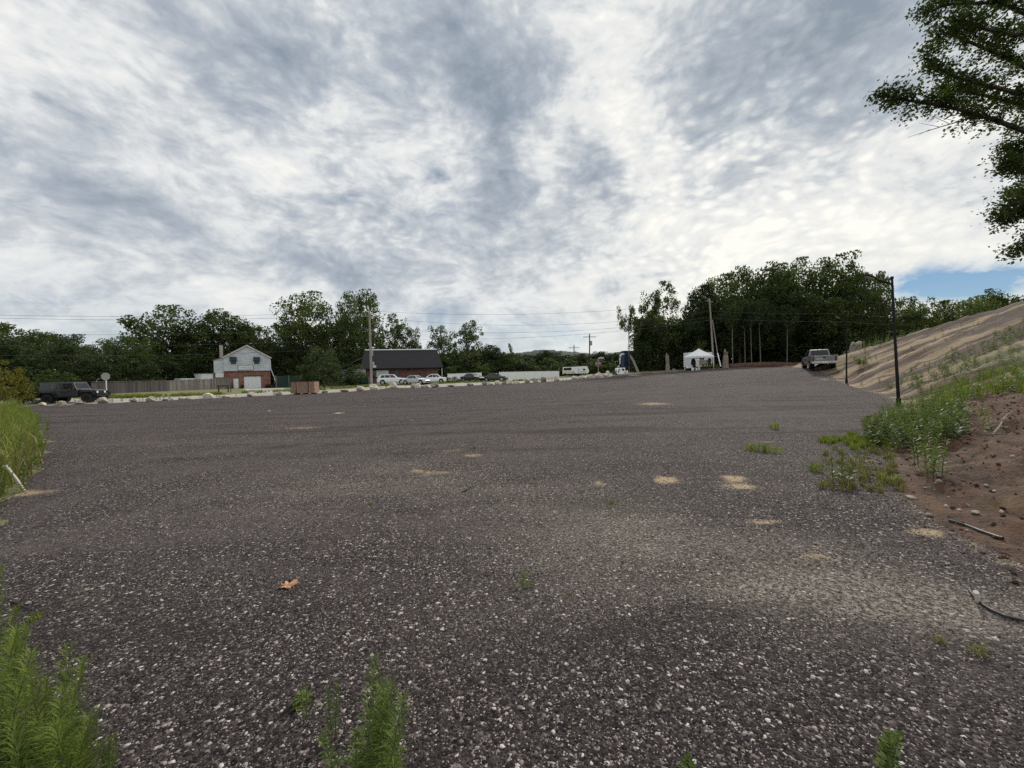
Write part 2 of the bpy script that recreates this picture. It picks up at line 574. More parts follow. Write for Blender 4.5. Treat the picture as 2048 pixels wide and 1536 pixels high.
M['car_white'] = plain('car_paint_white', (0.82, 0.83, 0.84), 0.3, var=0.03, coat=0.6)
M['car_silver'] = plain('car_paint_silver', (0.50, 0.52, 0.55), 0.32, 0.25, var=0.03, coat=0.6)
M['car_black'] = plain('car_paint_black', (0.014, 0.016, 0.021), 0.3, var=0.1, coat=0.6)
M['car_navy'] = plain('car_paint_navy', (0.026, 0.030, 0.042), 0.32, var=0.1, coat=0.5)
M['car_grey'] = plain('car_paint_grey', (0.20, 0.195, 0.195), 0.32, 0.35, var=0.05, coat=0.5)
M['roof_black'] = plain('roof_shingle_black', (0.014, 0.014, 0.018), 0.9, var=0.3, scale=8, bmp=0.01)
M['roof_grey'] = plain('roof_shingle_grey', (0.10, 0.105, 0.10), 0.9, var=0.2, scale=8, bmp=0.01)
M['roof_red'] = plain('roof_shingle_red', (0.14, 0.075, 0.065), 0.9, var=0.2, scale=8, bmp=0.01)
M['awning'] = plain('awning_green', (0.010, 0.032, 0.030), 0.7, var=0.15)
M['green_mesh'] = plain('green_fence_fabric', (0.014, 0.042, 0.034), 0.8, var=0.25, scale=1.2)
M['ply'] = plain('plywood', (0.27, 0.175, 0.125), 0.85, var=0.2, scale=2.5, bmp=0.004)
M['ply_dark'] = plain('timber_dark', (0.11, 0.065, 0.045), 0.85, var=0.25, scale=4)
M['ply_light'] = plain('timber_light', (0.40, 0.27, 0.18), 0.85, var=0.2, scale=4)
M['blue_steel'] = plain('blue_steel', (0.020, 0.040, 0.10), 0.6, var=0.25, scale=1.5)
M['sign_red'] = plain('sign_red', (0.22, 0.018, 0.026), 0.5)
M['sign_white'] = plain('sign_white', (0.72, 0.72, 0.71), 0.5, var=0.04)
M['sign_grey'] = plain('sign_back_aluminium', (0.36, 0.35, 0.35), 0.5, 0.4, var=0.1)
M['sign_green'] = plain('sign_pale_green', (0.48, 0.58, 0.52), 0.5, var=0.05)
M['ink'] = plain('sign_ink', (0.34, 0.37, 0.40), 0.7)
M['tent'] = plain('tent_fabric', (0.86, 0.87, 0.90), 0.7, var=0.03)
M['tan_board'] = plain('tan_board', (0.30, 0.235, 0.20), 0.85, var=0.25, scale=2)
M['dark_cloth'] = plain('dark_cloth', (0.014, 0.014, 0.018), 0.9, var=0.3)
M['brown_leaf'] = plain('dry_leaf', (0.42, 0.22, 0.105), 0.7, var=0.3, scale=30)
M['pvc'] = plain('pvc_pipe', (0.70, 0.68, 0.62), 0.5, var=0.06)
M['hose'] = plain('black_hose', (0.025, 0.023, 0.022), 0.6)
M['wire'] = plain('wire', (0.06, 0.06, 0.065), 0.6)
M['concrete'] = plain('concrete', (0.42, 0.40, 0.37), 0.9, var=0.12, scale=2, bmp=0.004)
M['lantern'] = plain('lamp_glass', (0.5, 0.5, 0.48), 0.3)


def m_siding():
    m, nt, out = new_mat('house_siding')
    oc = ocoord(nt)
    sp = nd(nt, 'ShaderNodeSeparateXYZ', {0: oc})
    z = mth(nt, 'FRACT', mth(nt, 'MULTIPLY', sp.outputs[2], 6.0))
    st = nd(nt, 'ShaderNodeMapping', {'Vector': oc, 'Scale': (0.5, 0.5, 3.2)}).outputs[0]
    n1 = noise(nt, st, 1.6, 5, 0.6)
    streak = noise(nt, nd(nt, 'ShaderNodeMapping', {'Vector': oc, 'Scale': (5, 5, 0.5)}).outputs[0], 1.5, 4, 0.6)
    c = mixc(nt, maprange(nt, n1, 0.36, 0.66), (0.46, 0.50, 0.55), (0.68, 0.71, 0.75))
    c = mixc(nt, mth(nt, 'MULTIPLY', maprange(nt, streak, 0.55, 0.75), 0.35), c, (0.33, 0.34, 0.36))
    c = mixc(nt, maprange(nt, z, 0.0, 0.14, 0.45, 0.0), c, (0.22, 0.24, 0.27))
    bsdf(nt, out, Base_Color=c, Roughness=0.6)
    return m


def m_brick(name, c1, c2, mortar, patch):
    m, nt, out = new_mat(name)
    oc = ocoord(nt)
    sp = nd(nt, 'ShaderNodeSeparateXYZ', {0: oc})
    v = nd(nt, 'ShaderNodeCombineXYZ', {0: mth(nt, 'ADD', sp.outputs[0], mth(nt, 'MULTIPLY', sp.outputs[1], 1.0)), 1: sp.outputs[2], 2: 0.0}).outputs[0]
    br = nd(nt, 'ShaderNodeTexBrick', {'Vector': v, 'Scale': 1.0, 'Mortar Size': 0.008, 'Brick Width': 0.21, 'Row Height': 0.072,
                                       'Color1': (*c1, 1), 'Color2': (*c2, 1), 'Mortar': (*mortar, 1), 'Bias': -0.1})
    pn = noise(nt, nd(nt, 'ShaderNodeMapping', {'Vector': oc, 'Scale': (1, 1, 2.2)}).outputs[0], 2.6, 4, 0.6)
    c = mixc(nt, maprange(nt, pn, 0.57, 0.64, 0, 0.85), br.outputs[0], patch)
    pn2 = noise(nt, oc, 1.1, 3, 0.5)
    c = mixc(nt, maprange(nt, pn2, 0.4, 0.7, 0, 0.5), c, [v * 0.45 for v in c1])
    bsdf(nt, out, Base_Color=c, Roughness=0.9, Normal=bump(nt, br.outputs[1], -0.008))
    return m


def m_plank(name, lo, hi):
    m, nt, out = new_mat(name)
    oc = ocoord(nt)
    ri = nd(nt, 'ShaderNodeObjectInfo').outputs['Random']
    g = noise(nt, nd(nt, 'ShaderNodeMapping', {'Vector': oc, 'Scale': (14, 14, 1.2)}).outputs[0], 2.0, 6, 0.65)
    a = mixc(nt, ri, lo, hi)
    c = mixc(nt, maprange(nt, g, 0.3, 0.7, 0.0, 0.55), a, (0.05, 0.045, 0.045))
    bsdf(nt, out, Base_Color=c, Roughness=0.9, Normal=bump(nt, g, 0.006))
    return m


def m_rock():
    m, nt, out = new_mat('boulder_rock')
    oc = ocoord(nt)
    ri = nd(nt, 'ShaderNodeObjectInfo')
    n1 = noise(nt, oc, 2.2, 7, 0.65)
    n2 = noise(nt, oc, 9.0, 6, 0.6)
    tone = nd(nt, 'ShaderNodeAttribute', attribute_type='OBJECT', attribute_name='tone').outputs[2]
    pale = mixc(nt, maprange(nt, n1, 0.34, 0.66), (0.42, 0.36, 0.29), (0.74, 0.67, 0.57))
    dark = mixc(nt, maprange(nt, n1, 0.34, 0.66), (0.10, 0.085, 0.075), (0.30, 0.25, 0.21))
    c = mixc(nt, tone, dark, pale)
    c = mixc(nt, maprange(nt, n2, 0.55, 0.72, 0, 0.55), c, (0.12, 0.115, 0.10))
    bsdf(nt, out, Base_Color=c, Roughness=0.9, Normal=bump(nt, n2, 0.03))
    return m


M['siding'] = m_siding()
M['brick'] = m_brick('brick_orange', (0.25, 0.085, 0.055), (0.36, 0.15, 0.10), (0.28, 0.23, 0.20), (0.40, 0.22, 0.16))
M['brick_purple'] = m_brick('brick_clinker', (0.10, 0.035, 0.035), (0.17, 0.062, 0.055), (0.20, 0.16, 0.15), (0.40, 0.29, 0.25))
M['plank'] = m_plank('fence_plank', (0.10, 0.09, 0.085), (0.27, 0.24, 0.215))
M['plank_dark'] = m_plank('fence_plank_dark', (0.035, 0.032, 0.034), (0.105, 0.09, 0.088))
M['rock'] = m_rock()


def attr(nt, name):
    return nd(nt, 'ShaderNodeAttribute', attribute_name=name)


def m_gravel():
    m, nt, out = new_mat('lot_gravel')
    oc = ocoord(nt)
    # loose stone: every cell its own tone, mostly charcoal with scattered pale chips
    v1 = nd(nt, 'ShaderNodeTexVoronoi', {'Vector': oc, 'Scale': 62.0, 'Randomness': 1.0})
    v2 = nd(nt, 'ShaderNodeTexVoronoi', {'Vector': oc, 'Scale': 150.0, 'Randomness': 1.0})
    t1 = nd(nt, 'ShaderNodeSeparateColor', {0: v1.outputs['Color']})
    t2 = nd(nt, 'ShaderNodeSeparateColor', {0: v2.outputs['Color']})
    a = ramp(nt, t1.outputs[0], [(0.0, (0.012, 0.010, 0.010)), (0.5, (0.034, 0.0275, 0.027)), (0.80, (0.070, 0.057, 0.054)), (0.92, (0.18, 0.152, 0.138)), (1.0, (0.52, 0.47, 0.43))])
    b = ramp(nt, t2.outputs[0], [(0.0, (0.013, 0.011, 0.011)), (0.6, (0.044, 0.036, 0.035)), (0.88, (0.092, 0.077, 0.071)), (1.0, (0.40, 0.355, 0.32))])
    c = mixc(nt, mth(nt, 'GREATER_THAN', t1.outputs[1], 0.45), a, b)
    # worn lanes, dusty sweeps and damp dark areas
    big = noise(nt, oc, 0.16, 5, 0.6, 0.6)
    lane = noise(nt, nd(nt, 'ShaderNodeMapping', {'Vector': oc, 'Rotation': (0, 0, math.radians(22)), 'Scale': (0.10, 0.9, 1)}).outputs[0], 1.0, 5, 0.6, 0.8)
    med = noise(nt, oc, 0.9, 6, 0.65, 0.5)
    c = mixc(nt, maprange(nt, big, 0.46, 0.66, 0.0, 0.42), c, (0.084, 0.071, 0.070))
    c = mixc(nt, maprange(nt, lane, 0.5, 0.70, 0.0, 0.5), c, (0.090, 0.077, 0.075))
    c = mixc(nt, maprange(nt, lane, 0.47, 0.32, 0.0, 0.6), c, (0.026, 0.022, 0.022))
    c = mixc(nt, maprange(nt, med, 0.54, 0.72, 0.0, 0.4), c, (0.105, 0.085, 0.078))
    c = mixc(nt, 1.0, c, (1.20, 1.18, 1.21), 'MULTIPLY')
    trk = attr(nt, 'track').outputs['Fac']
    c = mixc(nt, mth(nt, 'MULTIPLY', trk, maprange(nt, med, 0.35, 0.6, 0.25, 0.75)), c, (0.105, 0.09, 0.085))
    dust = attr(nt, 'dust').outputs['Fac']
    fine = noise(nt, oc, 38.0, 4, 0.7)
    dm = mth(nt, 'MULTIPLY', dust, maprange(nt, fine, 0.42, 0.66, 0.12, 1.0))
    c = mixc(nt, dm, c, (0.36, 0.315, 0.26))
    sand = attr(nt, 'sand').outputs['Fac']
    sn = mth(nt, 'ADD', sand, mth(nt, 'MULTIPLY', mth(nt, 'SUBTRACT', noise(nt, oc, 7.0, 6, 0.75), 0.5), 1.6))
    sn = mth(nt, 'ADD', sn, mth(nt, 'MULTIPLY', mth(nt, 'SUBTRACT', fine, 0.5), 0.9))
    sm = maprange(nt, sn, 0.38, 1.05)
    sc = mixc(nt, noise(nt, oc, 60.0, 3, 0.6), (0.36, 0.27, 0.165), (0.50, 0.39, 0.26))
    c = mixc(nt, mth(nt, 'MULTIPLY', sm, 0.88), c, sc)
    hgt = v1.outputs['Distance']
    b = bsdf(nt, out, Base_Color=c, Roughness=0.95, Normal=bump(nt, hgt, -0.012, 0.8))
    b.inputs['Specular IOR Level'].default_value = 0.08
    return m


def m_bank():
    """bare earth bank: sandy rills, brown soil by the camera, thin green in between"""
    m, nt, out = new_mat('bank_earth')
    oc = ocoord(nt)
    u = attr(nt, 'bu').outputs['Fac']; s = attr(nt, 'bs').outputs['Fac']; soil = attr(nt, 'soil').outputs['Fac']; green = attr(nt, 'green').outputs['Fac']
    uv = nd(nt, 'ShaderNodeCombineXYZ', {0: mth(nt, 'MULTIPLY', u, 1.0), 1: mth(nt, 'MULTIPLY', s, 0.09), 2: 0.0}).outputs[0]
    r1 = noise(nt, uv, 0.85, 7, 0.68, 0.4)
    r2 = noise(nt, uv, 0.22, 4, 0.6, 0.4)
    crest = attr(nt, 'crest').outputs['Fac']
    n2 = noise(nt, oc, 3.0, 7, 0.7)
    n3 = noise(nt, oc, 24.0, 5, 0.7)
    r1 = mth(nt, 'ADD', r1, mth(nt, 'MULTIPLY', mth(nt, 'SUBTRACT', r2, 0.5), 0.55))
    r1 = mth(nt, 'SUBTRACT', r1, mth(nt, 'MULTIPLY', crest, 0.13))
    sandy = mixc(nt, maprange(nt, r1, 0.46, 0.58), (0.050, 0.028, 0.017), (0.34, 0.25, 0.155))
    sandy = mixc(nt, maprange(nt, n3, 0.35, 0.7, 0.0, 0.22), sandy, (0.18, 0.125, 0.08))
    brown = mixc(nt, maprange(nt, n2, 0.34, 0.66), (0.042, 0.021, 0.012), (0.140, 0.070, 0.036))
    brown = mixc(nt, maprange(nt, n3, 0.52, 0.74, 0.0, 0.5), brown, (0.19, 0.125, 0.08))
    c = mixc(nt, soil, sandy, brown)
    pd = maprange(nt, noise(nt, oc, 0.9, 4, 0.6, 0.5), 0.56, 0.66)
    c = mixc(nt, mth(nt, 'MULTIPLY', mth(nt, 'MULTIPLY', pd, soil), 0.75), c, (0.19, 0.128, 0.066))
    g = mth(nt, 'ADD', green, mth(nt, 'MULTIPLY', mth(nt, 'SUBTRACT', n2, 0.5), 1.3))
    c = mixc(nt, maprange(nt, g, 0.45, 0.85, 0.0, 0.6), c, mixc(nt, n3, (0.055, 0.075, 0.022), (0.15, 0.16, 0.06)))
    h = mth(nt, 'ADD', mth(nt, 'MULTIPLY', n2, 0.8), mth(nt, 'MULTIPLY', n3, 0.4))
    bsdf(nt, out, Base_Color=c, Roughness=0.95, Normal=bump(nt, h, 0.09))
    return m


def m_ground(name, cols, scale=1.2, dist=0.03):
    m, nt, out = new_mat(name)
    oc = ocoord(nt)
    a = noise(nt, oc, scale, 6, 0.65)
    b = noise(nt, oc, scale * 14, 4, 0.65)
    c = mixc(nt, maprange(nt, a, 0.36, 0.66), cols[0], cols[1])
    c = mixc(nt, maprange(nt, b, 0.4, 0.7, 0, 0.6), c, cols[2])
    bsdf(nt, out, Base_Color=c, Roughness=0.95, Normal=bump(nt, b, dist))
    return m


M['gravel'] = m_gravel()
M['bank'] = m_bank()
M['turf'] = m_ground('verge_turf', ((0.10, 0.115, 0.035), (0.19, 0.19, 0.070), (0.23, 0.20, 0.11)))
M['road'] = m_ground('road_concrete', ((0.31, 0.29, 0.26), (0.42, 0.395, 0.355), (0.27, 0.25, 0.225)), 0.5, 0.004)
M['drive'] = m_ground('driveway_concrete', ((0.34, 0.31, 0.28), (0.44, 0.41, 0.37), (0.30, 0.28, 0.25)), 0.7, 0.004)
M['sandstrip'] = m_ground('sandy_margin', ((0.20, 0.165, 0.125), (0.32, 0.265, 0.20), (0.14, 0.12, 0.09)), 0.8, 0.01)

# ------------------------------------------------------------------ the ground sheets
ang = np.concatenate([np.arange(-180, -60, 4.0), np.arange(-60, 60, 0.22), np.arange(60, 180, 4.0)])
ang = np.radians(ang)
NR = 330
rad = np.concatenate([[0.25], np.geomspace(0.6, 150, NR)])
na, nr = len(ang), len(rad)
RR, AA = np.meshgrid(rad, ang, indexing='ij')
GX = RR * np.sin(AA); GY = RR * np.cos(AA)
GZ = H(GX, GY)
idx = np.arange(na * nr).reshape(nr, na)
nxt = np.roll(idx, -1, axis=1)
Q = np.stack([idx[:-1], idx[1:], nxt[1:], nxt[:-1]], -1).reshape(-1, 4)[:, ::-1]
VX, VY, VZ = GX.ravel(), GY.ravel(), GZ.ravel()
fx = VX[Q].mean(1); fy = VY[Q].mean(1)
# wrap cells average fine because the ring is closed in x,y

far_edge = [tuple(P(a, b, c))[:2] for a, b, c in EDGE]
LEFT_EDGE = [(-46, 28), (-40, 30.6), (-30.5, 24.2), (-18.5, 15.0), (-10.6, 8.6), (-7.0, 5.2), (-4.6, 3.0), (-2.75, 1.4), (-2.6, -14)]
LOT = [tuple(b) for b in BANK[:-1]] + far_edge[::-1] + LEFT_EDGE
jit = 0.22 * np.clip(np.hypot(fx, fy) / 8, 0.25, 1.6)
jx = fx + jit * 2 * fbm(fx * 1.3, fy * 1.3, 31); jy = fy + jit * 2 * fbm(fx * 1.3, fy * 1.3, 37)
is_lot = inside(jx, jy, LOT)
RC = np.array(far_edge)
rs, ru = poly_dist(fx, fy, RC[:17])          # left side of the edge walked rightwards is beyond the lot
rb = -rs
is_road = (rb > 0.7) & (rb < 7.2) & (ru > 0.01) & ~is_lot
ext = np.array([RC[16], (24, 73), (34, 92), (48, 120)])
es, eu = poly_dist(fx, fy, ext)
is_road |= (np.abs(es + 3.5) < 3.2) & ~is_lot & (fy > 62)
is_margin = ((rb <= 0.7) & (rb > -0.2) & (ru > 0.01)) & ~is_lot
fs, fu = poly_dist(fx, fy, np.array(far_edge[16:]))
is_margin |= (np.abs(fs) < 1.6) & (fs < 0.0) & ~is_lot & ~is_road
h0 = at(466, 71); h1 = at(548, 71); r0 = at(500, 47); r1 = at(590, 50)
DRIVE = [(r0.x, r0.y), (r1.x, r1.y), (h1.x, h1.y + 2), (h0.x, h0.y + 2)]
is_drive = inside(fx, fy, DRIVE) & ~is_lot & ~is_road
bs, bu = poly_dist(VX, VY, BANK)
is_bank = (bs[Q].mean(1) > -1.0) & ~is_lot & (np.hypot(fx, fy) < 105) & (fx > 0) & ~is_road & ~is_margin

# dust sweeps and sand patches of the lot
sand = np.zeros(len(VX)); dust = np.zeros(len(VX))
for (px, py, wx, wy, a) in ((1335, 959, 26, 8, 1.2), (1470, 958, 34, 7, 1.2), (1480, 972, 42, 7, 1.1), (1530, 1043, 34, 6, 0.95), (1200, 967, 14, 5, 0.8), (865, 945, 48, 6, 0.75), (835, 942, 20, 4, 0.9),
                            (895, 902, 40, 5, 0.6), (945, 911, 28, 4, 0.9), (1635, 1113, 46, 7, 0.85), (1730, 920, 26, 5, 0.85), (1530, 884, 40, 4, 0.6), (600, 856, 45, 3, 0.7), (320, 892, 30, 4, 0.5), (160, 1196, 24, 6, 0.6),
                            (1440, 906, 36, 4, 0.5), (1300, 807, 40, 3, 0.9), (1650, 759, 60, 2.5, 0.9), (1270, 750, 30, 2, 0.9), (1340, 752, 40, 2, 0.6), (30, 985, 70, 7, 1.1), (80, 1060, 30, 6, 0.5), (680, 826, 10, 2, 0.9), (1150, 767, 40, 2, 0.5), (1855, 1065, 46, 8, 1.0), (800, 930, 140, 12, 0.22), (1790, 930, 20, 30, 0.5), (110, 980, 30, 2.5, 0.75), (190, 972, 34, 2.5, 0.7), (262, 965, 30, 2.5, 0.6), (330, 955, 30, 2.5, 0.45), (560, 852, 60, 2, 0.5), (460, 870, 60, 2.5, 0.45), (240, 850, 50, 2.5, 0.4), (1080, 892, 60, 3, 0.35), (1320, 872, 50, 2.5, 0.5), (980, 830, 50, 2, 0.4), (1500, 815, 60, 2, 0.4)):
    g = G(px, py)
    gl = G(px + wx, py); gd = G(px, py - wy)
    dx = max(0.02, abs(gl.x - g.x)); dy = max(0.04, abs(gd.y - g.y))
    t = ((VX - g.x) / dx + 1.1 * fbm(VX / dx * 0.9, VY / dy * 0.9, int(px))) ** 2 + ((VY - g.y) / dy + 1.1 * fbm(VX / dx * 0.9, VY / dy * 0.9, int(py))) ** 2
    sand = np.maximum(sand, a * np.exp(-t * 0.75))
DUST = []
for (px, py, wx, wy, a) in ((1420, 1130, 260, 60, 0.8), (1250, 1060, 200, 50, 0.4), (1800, 1210, 240, 50, 0.6), (1000, 1010, 160, 40, 0.2), (300, 1180, 240, 60, 0.12), (1650, 1110, 160, 40, 0.55), (700, 960, 240, 24, 0.22), (1960, 1230, 120, 50, 0.5), (1600, 930, 200, 30, 0.15), (1120, 1090, 260, 50, 0.28), (850, 935, 330, 34, 0.26), (1250, 985, 300, 36, 0.2), (560, 1010, 300, 40, 0.16), (1560, 1180, 300, 40, 0.3), (900, 1250, 250, 60, 0.14), (1300, 860, 400, 20, 0.16), (500, 880, 300, 20, 0.16)):
    g = G(px, py); gl = G(px + min(wx, 2040 - px) if px < 1900 else px - wx, py); gd = G(px, py - wy)
    DUST.append((g.x, g.y, max(0.05, abs(gl.x - g.x)), max(0.1, abs(gd.y - g.y)), a))


def dustf(x, y):
    d = 0
    for gx, gy, dx, dy, a in DUST:
        d = d + a * np.exp(-(((x - gx) / dx) ** 2 + ((y - gy) / dy) ** 2))
    return np.clip(d * (0.75 + 1.5 * fbm(x * 0.9, y * 2.2, 61)), 0, 0.85)


dust = dustf(VX, VY)
track = np.zeros(len(VX))
for (cx_, cy_, R_, a_) in ((10, -14, 27.0, 0.7), (10, -14, 28.7, 0.7), (-22, 60, 44.0, 0.6), (-22, 60, 45.7, 0.6), (40, -6, 46.0, 0.6), (40, -6, 47.7, 0.6), (-6, 74, 52.0, 0.5), (-6, 74, 53.7, 0.5), (30, 10, 20.5, 0.5), (30, 10, 22.2, 0.5)):
    rr = np.hypot(VX - cx_, VY - cy_) + 0.5 * fbm(VX * 0.25, VY * 0.25, int(R_))
    track = np.maximum(track, 1.3 * a_ * np.exp(-((rr - R_) / 0.30) ** 2))
edge_in = np.clip(1 + bs / 1.1, 0, 1) * np.clip((60 - VY) / 10, 0, 1)
sand = np.maximum(sand, 0.52 * edge_in ** 2)
soil = np.clip((14.5 - VY + 2.0 * fbm(VX * 0.4, VY * 0.4, 41)) / 4.0, 0, 1)
green = np.clip(1 - np.abs(bs - 4.5 + 0.12 * (VY - 16)) / 4.5, 0, 1) * np.clip((VY - 9.5) / 3, 0, 1) * np.clip((30 - VY) / 10, 0, 1) * 0.85
green = np.maximum(green, np.clip(1 - np.abs(bs - 11.0) / 2.5, 0, 1) * 0.4)
crest = np.clip((bs - 6.5) / 4, 0, 1) * np.clip((34 - VY) / 8, 0, 1)
green = np.maximum(green, np.clip(1 - np.abs(VY - 41) / 7.0, 0, 1) * 0.9)


def sheet(name, mask, mat, attrs):
    q = Q[mask]
    used, inv = np.unique(q, return_inverse=True)
    V = np.stack([VX[used], VY[used], VZ[used]], -1)
    me = np_mesh(name, V, inv.reshape(-1, 4), mat, True, {k: v[used] for k, v in attrs.items()})
    return tag(link(name, me), kind='structure')


rest = ~(is_lot | is_road | is_drive | is_bank | is_margin)
sheet('gravel_lot', is_lot, M['gravel'], dict(sand=sand, dust=dust, track=track))
sheet('earth_bank', is_bank & ~is_lot, M['bank'], dict(bu=bu, bs=bs, soil=soil, green=green, crest=crest))
sheet('road', is_road & ~is_lot, M['road'], {})
sheet('driveway', is_drive, M['drive'], {})
sheet('sandy_margin', is_margin & ~is_road & ~is_drive & ~is_bank, M['sandstrip'], {})
# the wide ground that carries on to the horizon; it takes in the rest of the near land too
q = Q[rest & ~is_bank]
big_r = np.geomspace(150, 5000, 18)[1:]
V0 = np.stack([VX, VY, VZ], -1)
ringV = [V0]; ringQ = [q]
prev = idx[-1]; off = len(V0)
for r in big_r:
    ringV.append(np.stack([r * np.sin(ang), r * np.cos(ang), np.full(na, 1.0)], -1))
    cur = np.arange(off, off + na); off += na
    ringQ.append(np.stack([prev, cur, np.roll(cur, -1), np.roll(prev, -1)], -1)[:, ::-1])
    prev = cur
AV = np.concatenate(ringV); AQ = np.concatenate(ringQ)
used, inv = np.unique(AQ, return_inverse=True)
tag(link('ground', np_mesh('ground', AV[used], inv.reshape(-1, 4), M['turf'], True)), kind='structure')

# ------------------------------------------------------------------ foliage builders (numpy)
def leaf_quads(C, size, rng, up=0.35, aspect=0.55, droop=0.0):
    """rhombic leaves at centres C: vertices (n*4,3), quads (n,4)"""
    n = len(C)
    d = rng.normal(size=(n, 3)); d[:, 2] = d[:, 2] * 0.6 - droop
    d /= np.linalg.norm(d, axis=1)[:, None]
    nrm = rng.normal(size=(n, 3)); nrm[:, 2] += up * 3
    w = np.cross(nrm, d); w /= (np.linalg.norm(w, axis=1)[:, None] + 1e-9)
    s = (size * rng.uniform(0.6, 1.3, n))[:, None]
    a = C - d * s * 0.5; b = C + w * s * aspect * 0.5; c = C + d * s * 0.5; e = C - w * s * aspect * 0.5
    V = np.stack([a, b, c, e], 1).reshape(-1, 3)
    return V, np.arange(n * 4).reshape(n, 4)


def crown_clumps(rng, n, z0, kind):
    out = []
    lobes = []
    if kind in ('round', 'tall'):
        nl = 11 if kind == 'round' else 9
        zc0 = 0.22 if kind == 'round' else 0.3
        for i in range(nl):
            a = i * 2.4 + rng.uniform(-0.4, 0.4)
            z = zc0 + (0.80 - zc0) * (i / (nl - 1))
            rr = (0.62 * math.sqrt(max(0.05, 1 - ((z - 0.42) / 0.62) ** 2))) * rng.uniform(0.75, 1.1)
            if i >= nl - 2:
                rr *= 0.5
            R = rng.uniform(0.36, 0.48)
            lobes.append((math.cos(a) * rr, math.sin(a) * rr, z, R))
        lobes.append((0, 0, 0.5, 0.45))
    while len(out) < n:
        if lobes:
            lx, ly, lz, R = lobes[rng.integers(len(lobes))]
            d = rng.normal(size=3); d[2] += 0.25; d /= np.linalg.norm(d)
            k = rng.uniform(0.5, 1.0)
            p = (lx + d[0] * R * k, ly + d[1] * R * k, min(0.985, max(0.02, lz + d[2] * R * 0.62 * k)))
            out.append((p[0], p[1], z0 + (1 - z0) * p[2]))
            continue
        p = rng.uniform(-1, 1, 3)
        r = math.hypot(p[0], p[1]); z = (p[2] + 1) / 2
        if kind == 'cone':
            lim = (1 - z) ** 0.85 * 0.92 + 0.04
        else:
            lim = math.sqrt(max(0, 1 - z ** 2.4)) * 0.95
        a = math.atan2(p[1], p[0])
        lim *= 0.86 + 0.14 * math.sin(a * 3 + 3 * z) + 0.10 * math.sin(a * 5 - 7 * z)
        if r > lim or r < lim * rng.uniform(0, 0.85):
            continue
        out.append((p[0] * 0.9, p[1] * 0.9, z0 + (1 - z0) * (0.04 + 0.92 * z)))
    return np.array(out)


def make_tree(name, seed, kind='round', z0=0.18, n=46, per=95, leaf=0.085, crad=0.26, mat='leaf_dark', bark='bark', trunk_r=0.045, lean=0.0):
    """unit tree: radius about 1, height 1; returns an Empty with trunk and crown"""
    rng = np.random.default_rng(seed)
    cl = crown_clumps(rng, n, z0, kind)
    pts = []
    for c in cl:
        k = int(per * rng.uniform(0.6, 1.4))
        q = rng.normal(size=(k, 3)); q /= np.linalg.norm(q, axis=1)[:, None]
        q *= (rng.uniform(0.15, 1, k) ** 0.5)[:, None]
        cr = crad * rng.uniform(0.6, 1.25) * ((0.45 + 0.75 * (1 - c[2])) if kind == 'cone' else 1)
        q = q * np.array([cr, cr, cr * 0.42 * (1 - z0 * 0.4)])
        pts.append(c + q)
    C = np.concatenate(pts)
    C[:, 2] = np.clip(C[:, 2], 0.01, 1.0)
    V, Fq = leaf_quads(C, leaf, rng)
    V[:, 2] = C.repeat(4, 0)[:, 2] + (V[:, 2] - C.repeat(4, 0)[:, 2]) * 0.55
    crown_me = np_mesh('crown', V, Fq, M[mat])
    mb = MB()
    top = Vector((lean, 0, z0 + (1 - z0) * 0.72))
    tp = [Vector((0, 0, -0.02)), Vector((lean * 0.3 + 0.01, 0.01, z0 * 0.6)), Vector((lean * 0.6, 0, z0 + 0.15)), top]
    mb.tube(tp, [trunk_r * 1.25, trunk_r, trunk_r * 0.75, trunk_r * 0.2], 7)
    for i in rng.choice(len(cl), min(len(cl), 16), replace=False):
        c = Vector(cl[i])
        t = min(0.95, max(0.25, (c.z - 0.12) / top.z * 0.8))
        b = tp[1].lerp(top, t)
        m = b.lerp(c, 0.5) + Vector((0, 0, 0.02))
        mb.tube([b, m, c], [trunk_r * 0.36, trunk_r * 0.24, trunk_r * 0.08], 4, cap=False)
    me = bpy.data.meshes.new('trunk'); me.from_pydata(mb.v, [], mb.f); me.materials.append(M[bark])
    return (name, me, crown_me)


PROTO = {}


def proto(key, *a, **k):
    PROTO[key] = make_tree(*a, **k)


for i in range(3):
    proto('round%d' % i, 'broadleaf_tree', 100 + i, 'round', 0.05, 170, 72, 0.062, 0.18, 'leaf_dark')
    proto('wood%d' % i, 'broadleaf_tree', 200 + i, 'tall', 0.12, 150, 72, 0.066, 0.19, 'leaf_shade', trunk_r=0.03)
for i in range(2):
    proto('mid%d' % i, 'broadleaf_tree', 120 + i, 'round', 0.04, 175, 72, 0.060, 0.18, 'leaf_mid')
    proto('open%d' % i, 'broadleaf_tree', 140 + i, 'round', 0.12, 100, 60, 0.062, 0.16, 'leaf_dark')
    proto('bush%d' % i, 'shrub', 160 + i, 'bush', 0.0, 80, 60, 0.085, 0.22, 'leaf_dark', trunk_r=0.03)
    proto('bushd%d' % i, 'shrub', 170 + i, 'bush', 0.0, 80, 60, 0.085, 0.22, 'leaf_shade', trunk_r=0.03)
    proto('bright%d' % i, 'shrub', 180 + i, 'bush', 0.0, 70, 60, 0.085, 0.20, 'leaf_bright', trunk_r=0.03)
    proto('pale%d' % i, 'broadleaf_tree', 190 + i, 'round', 0.02, 140, 66, 0.062, 0.16, 'leaf_pine')
proto('cone0', 'conifer_tree', 300, 'cone', 0.05, 90, 60, 0.07, 0.22, 'leaf_dark')
proto('fir0', 'conifer_tree', 301, 'bush', 0.0, 110, 66, 0.066, 0.19, 'leaf_pine')
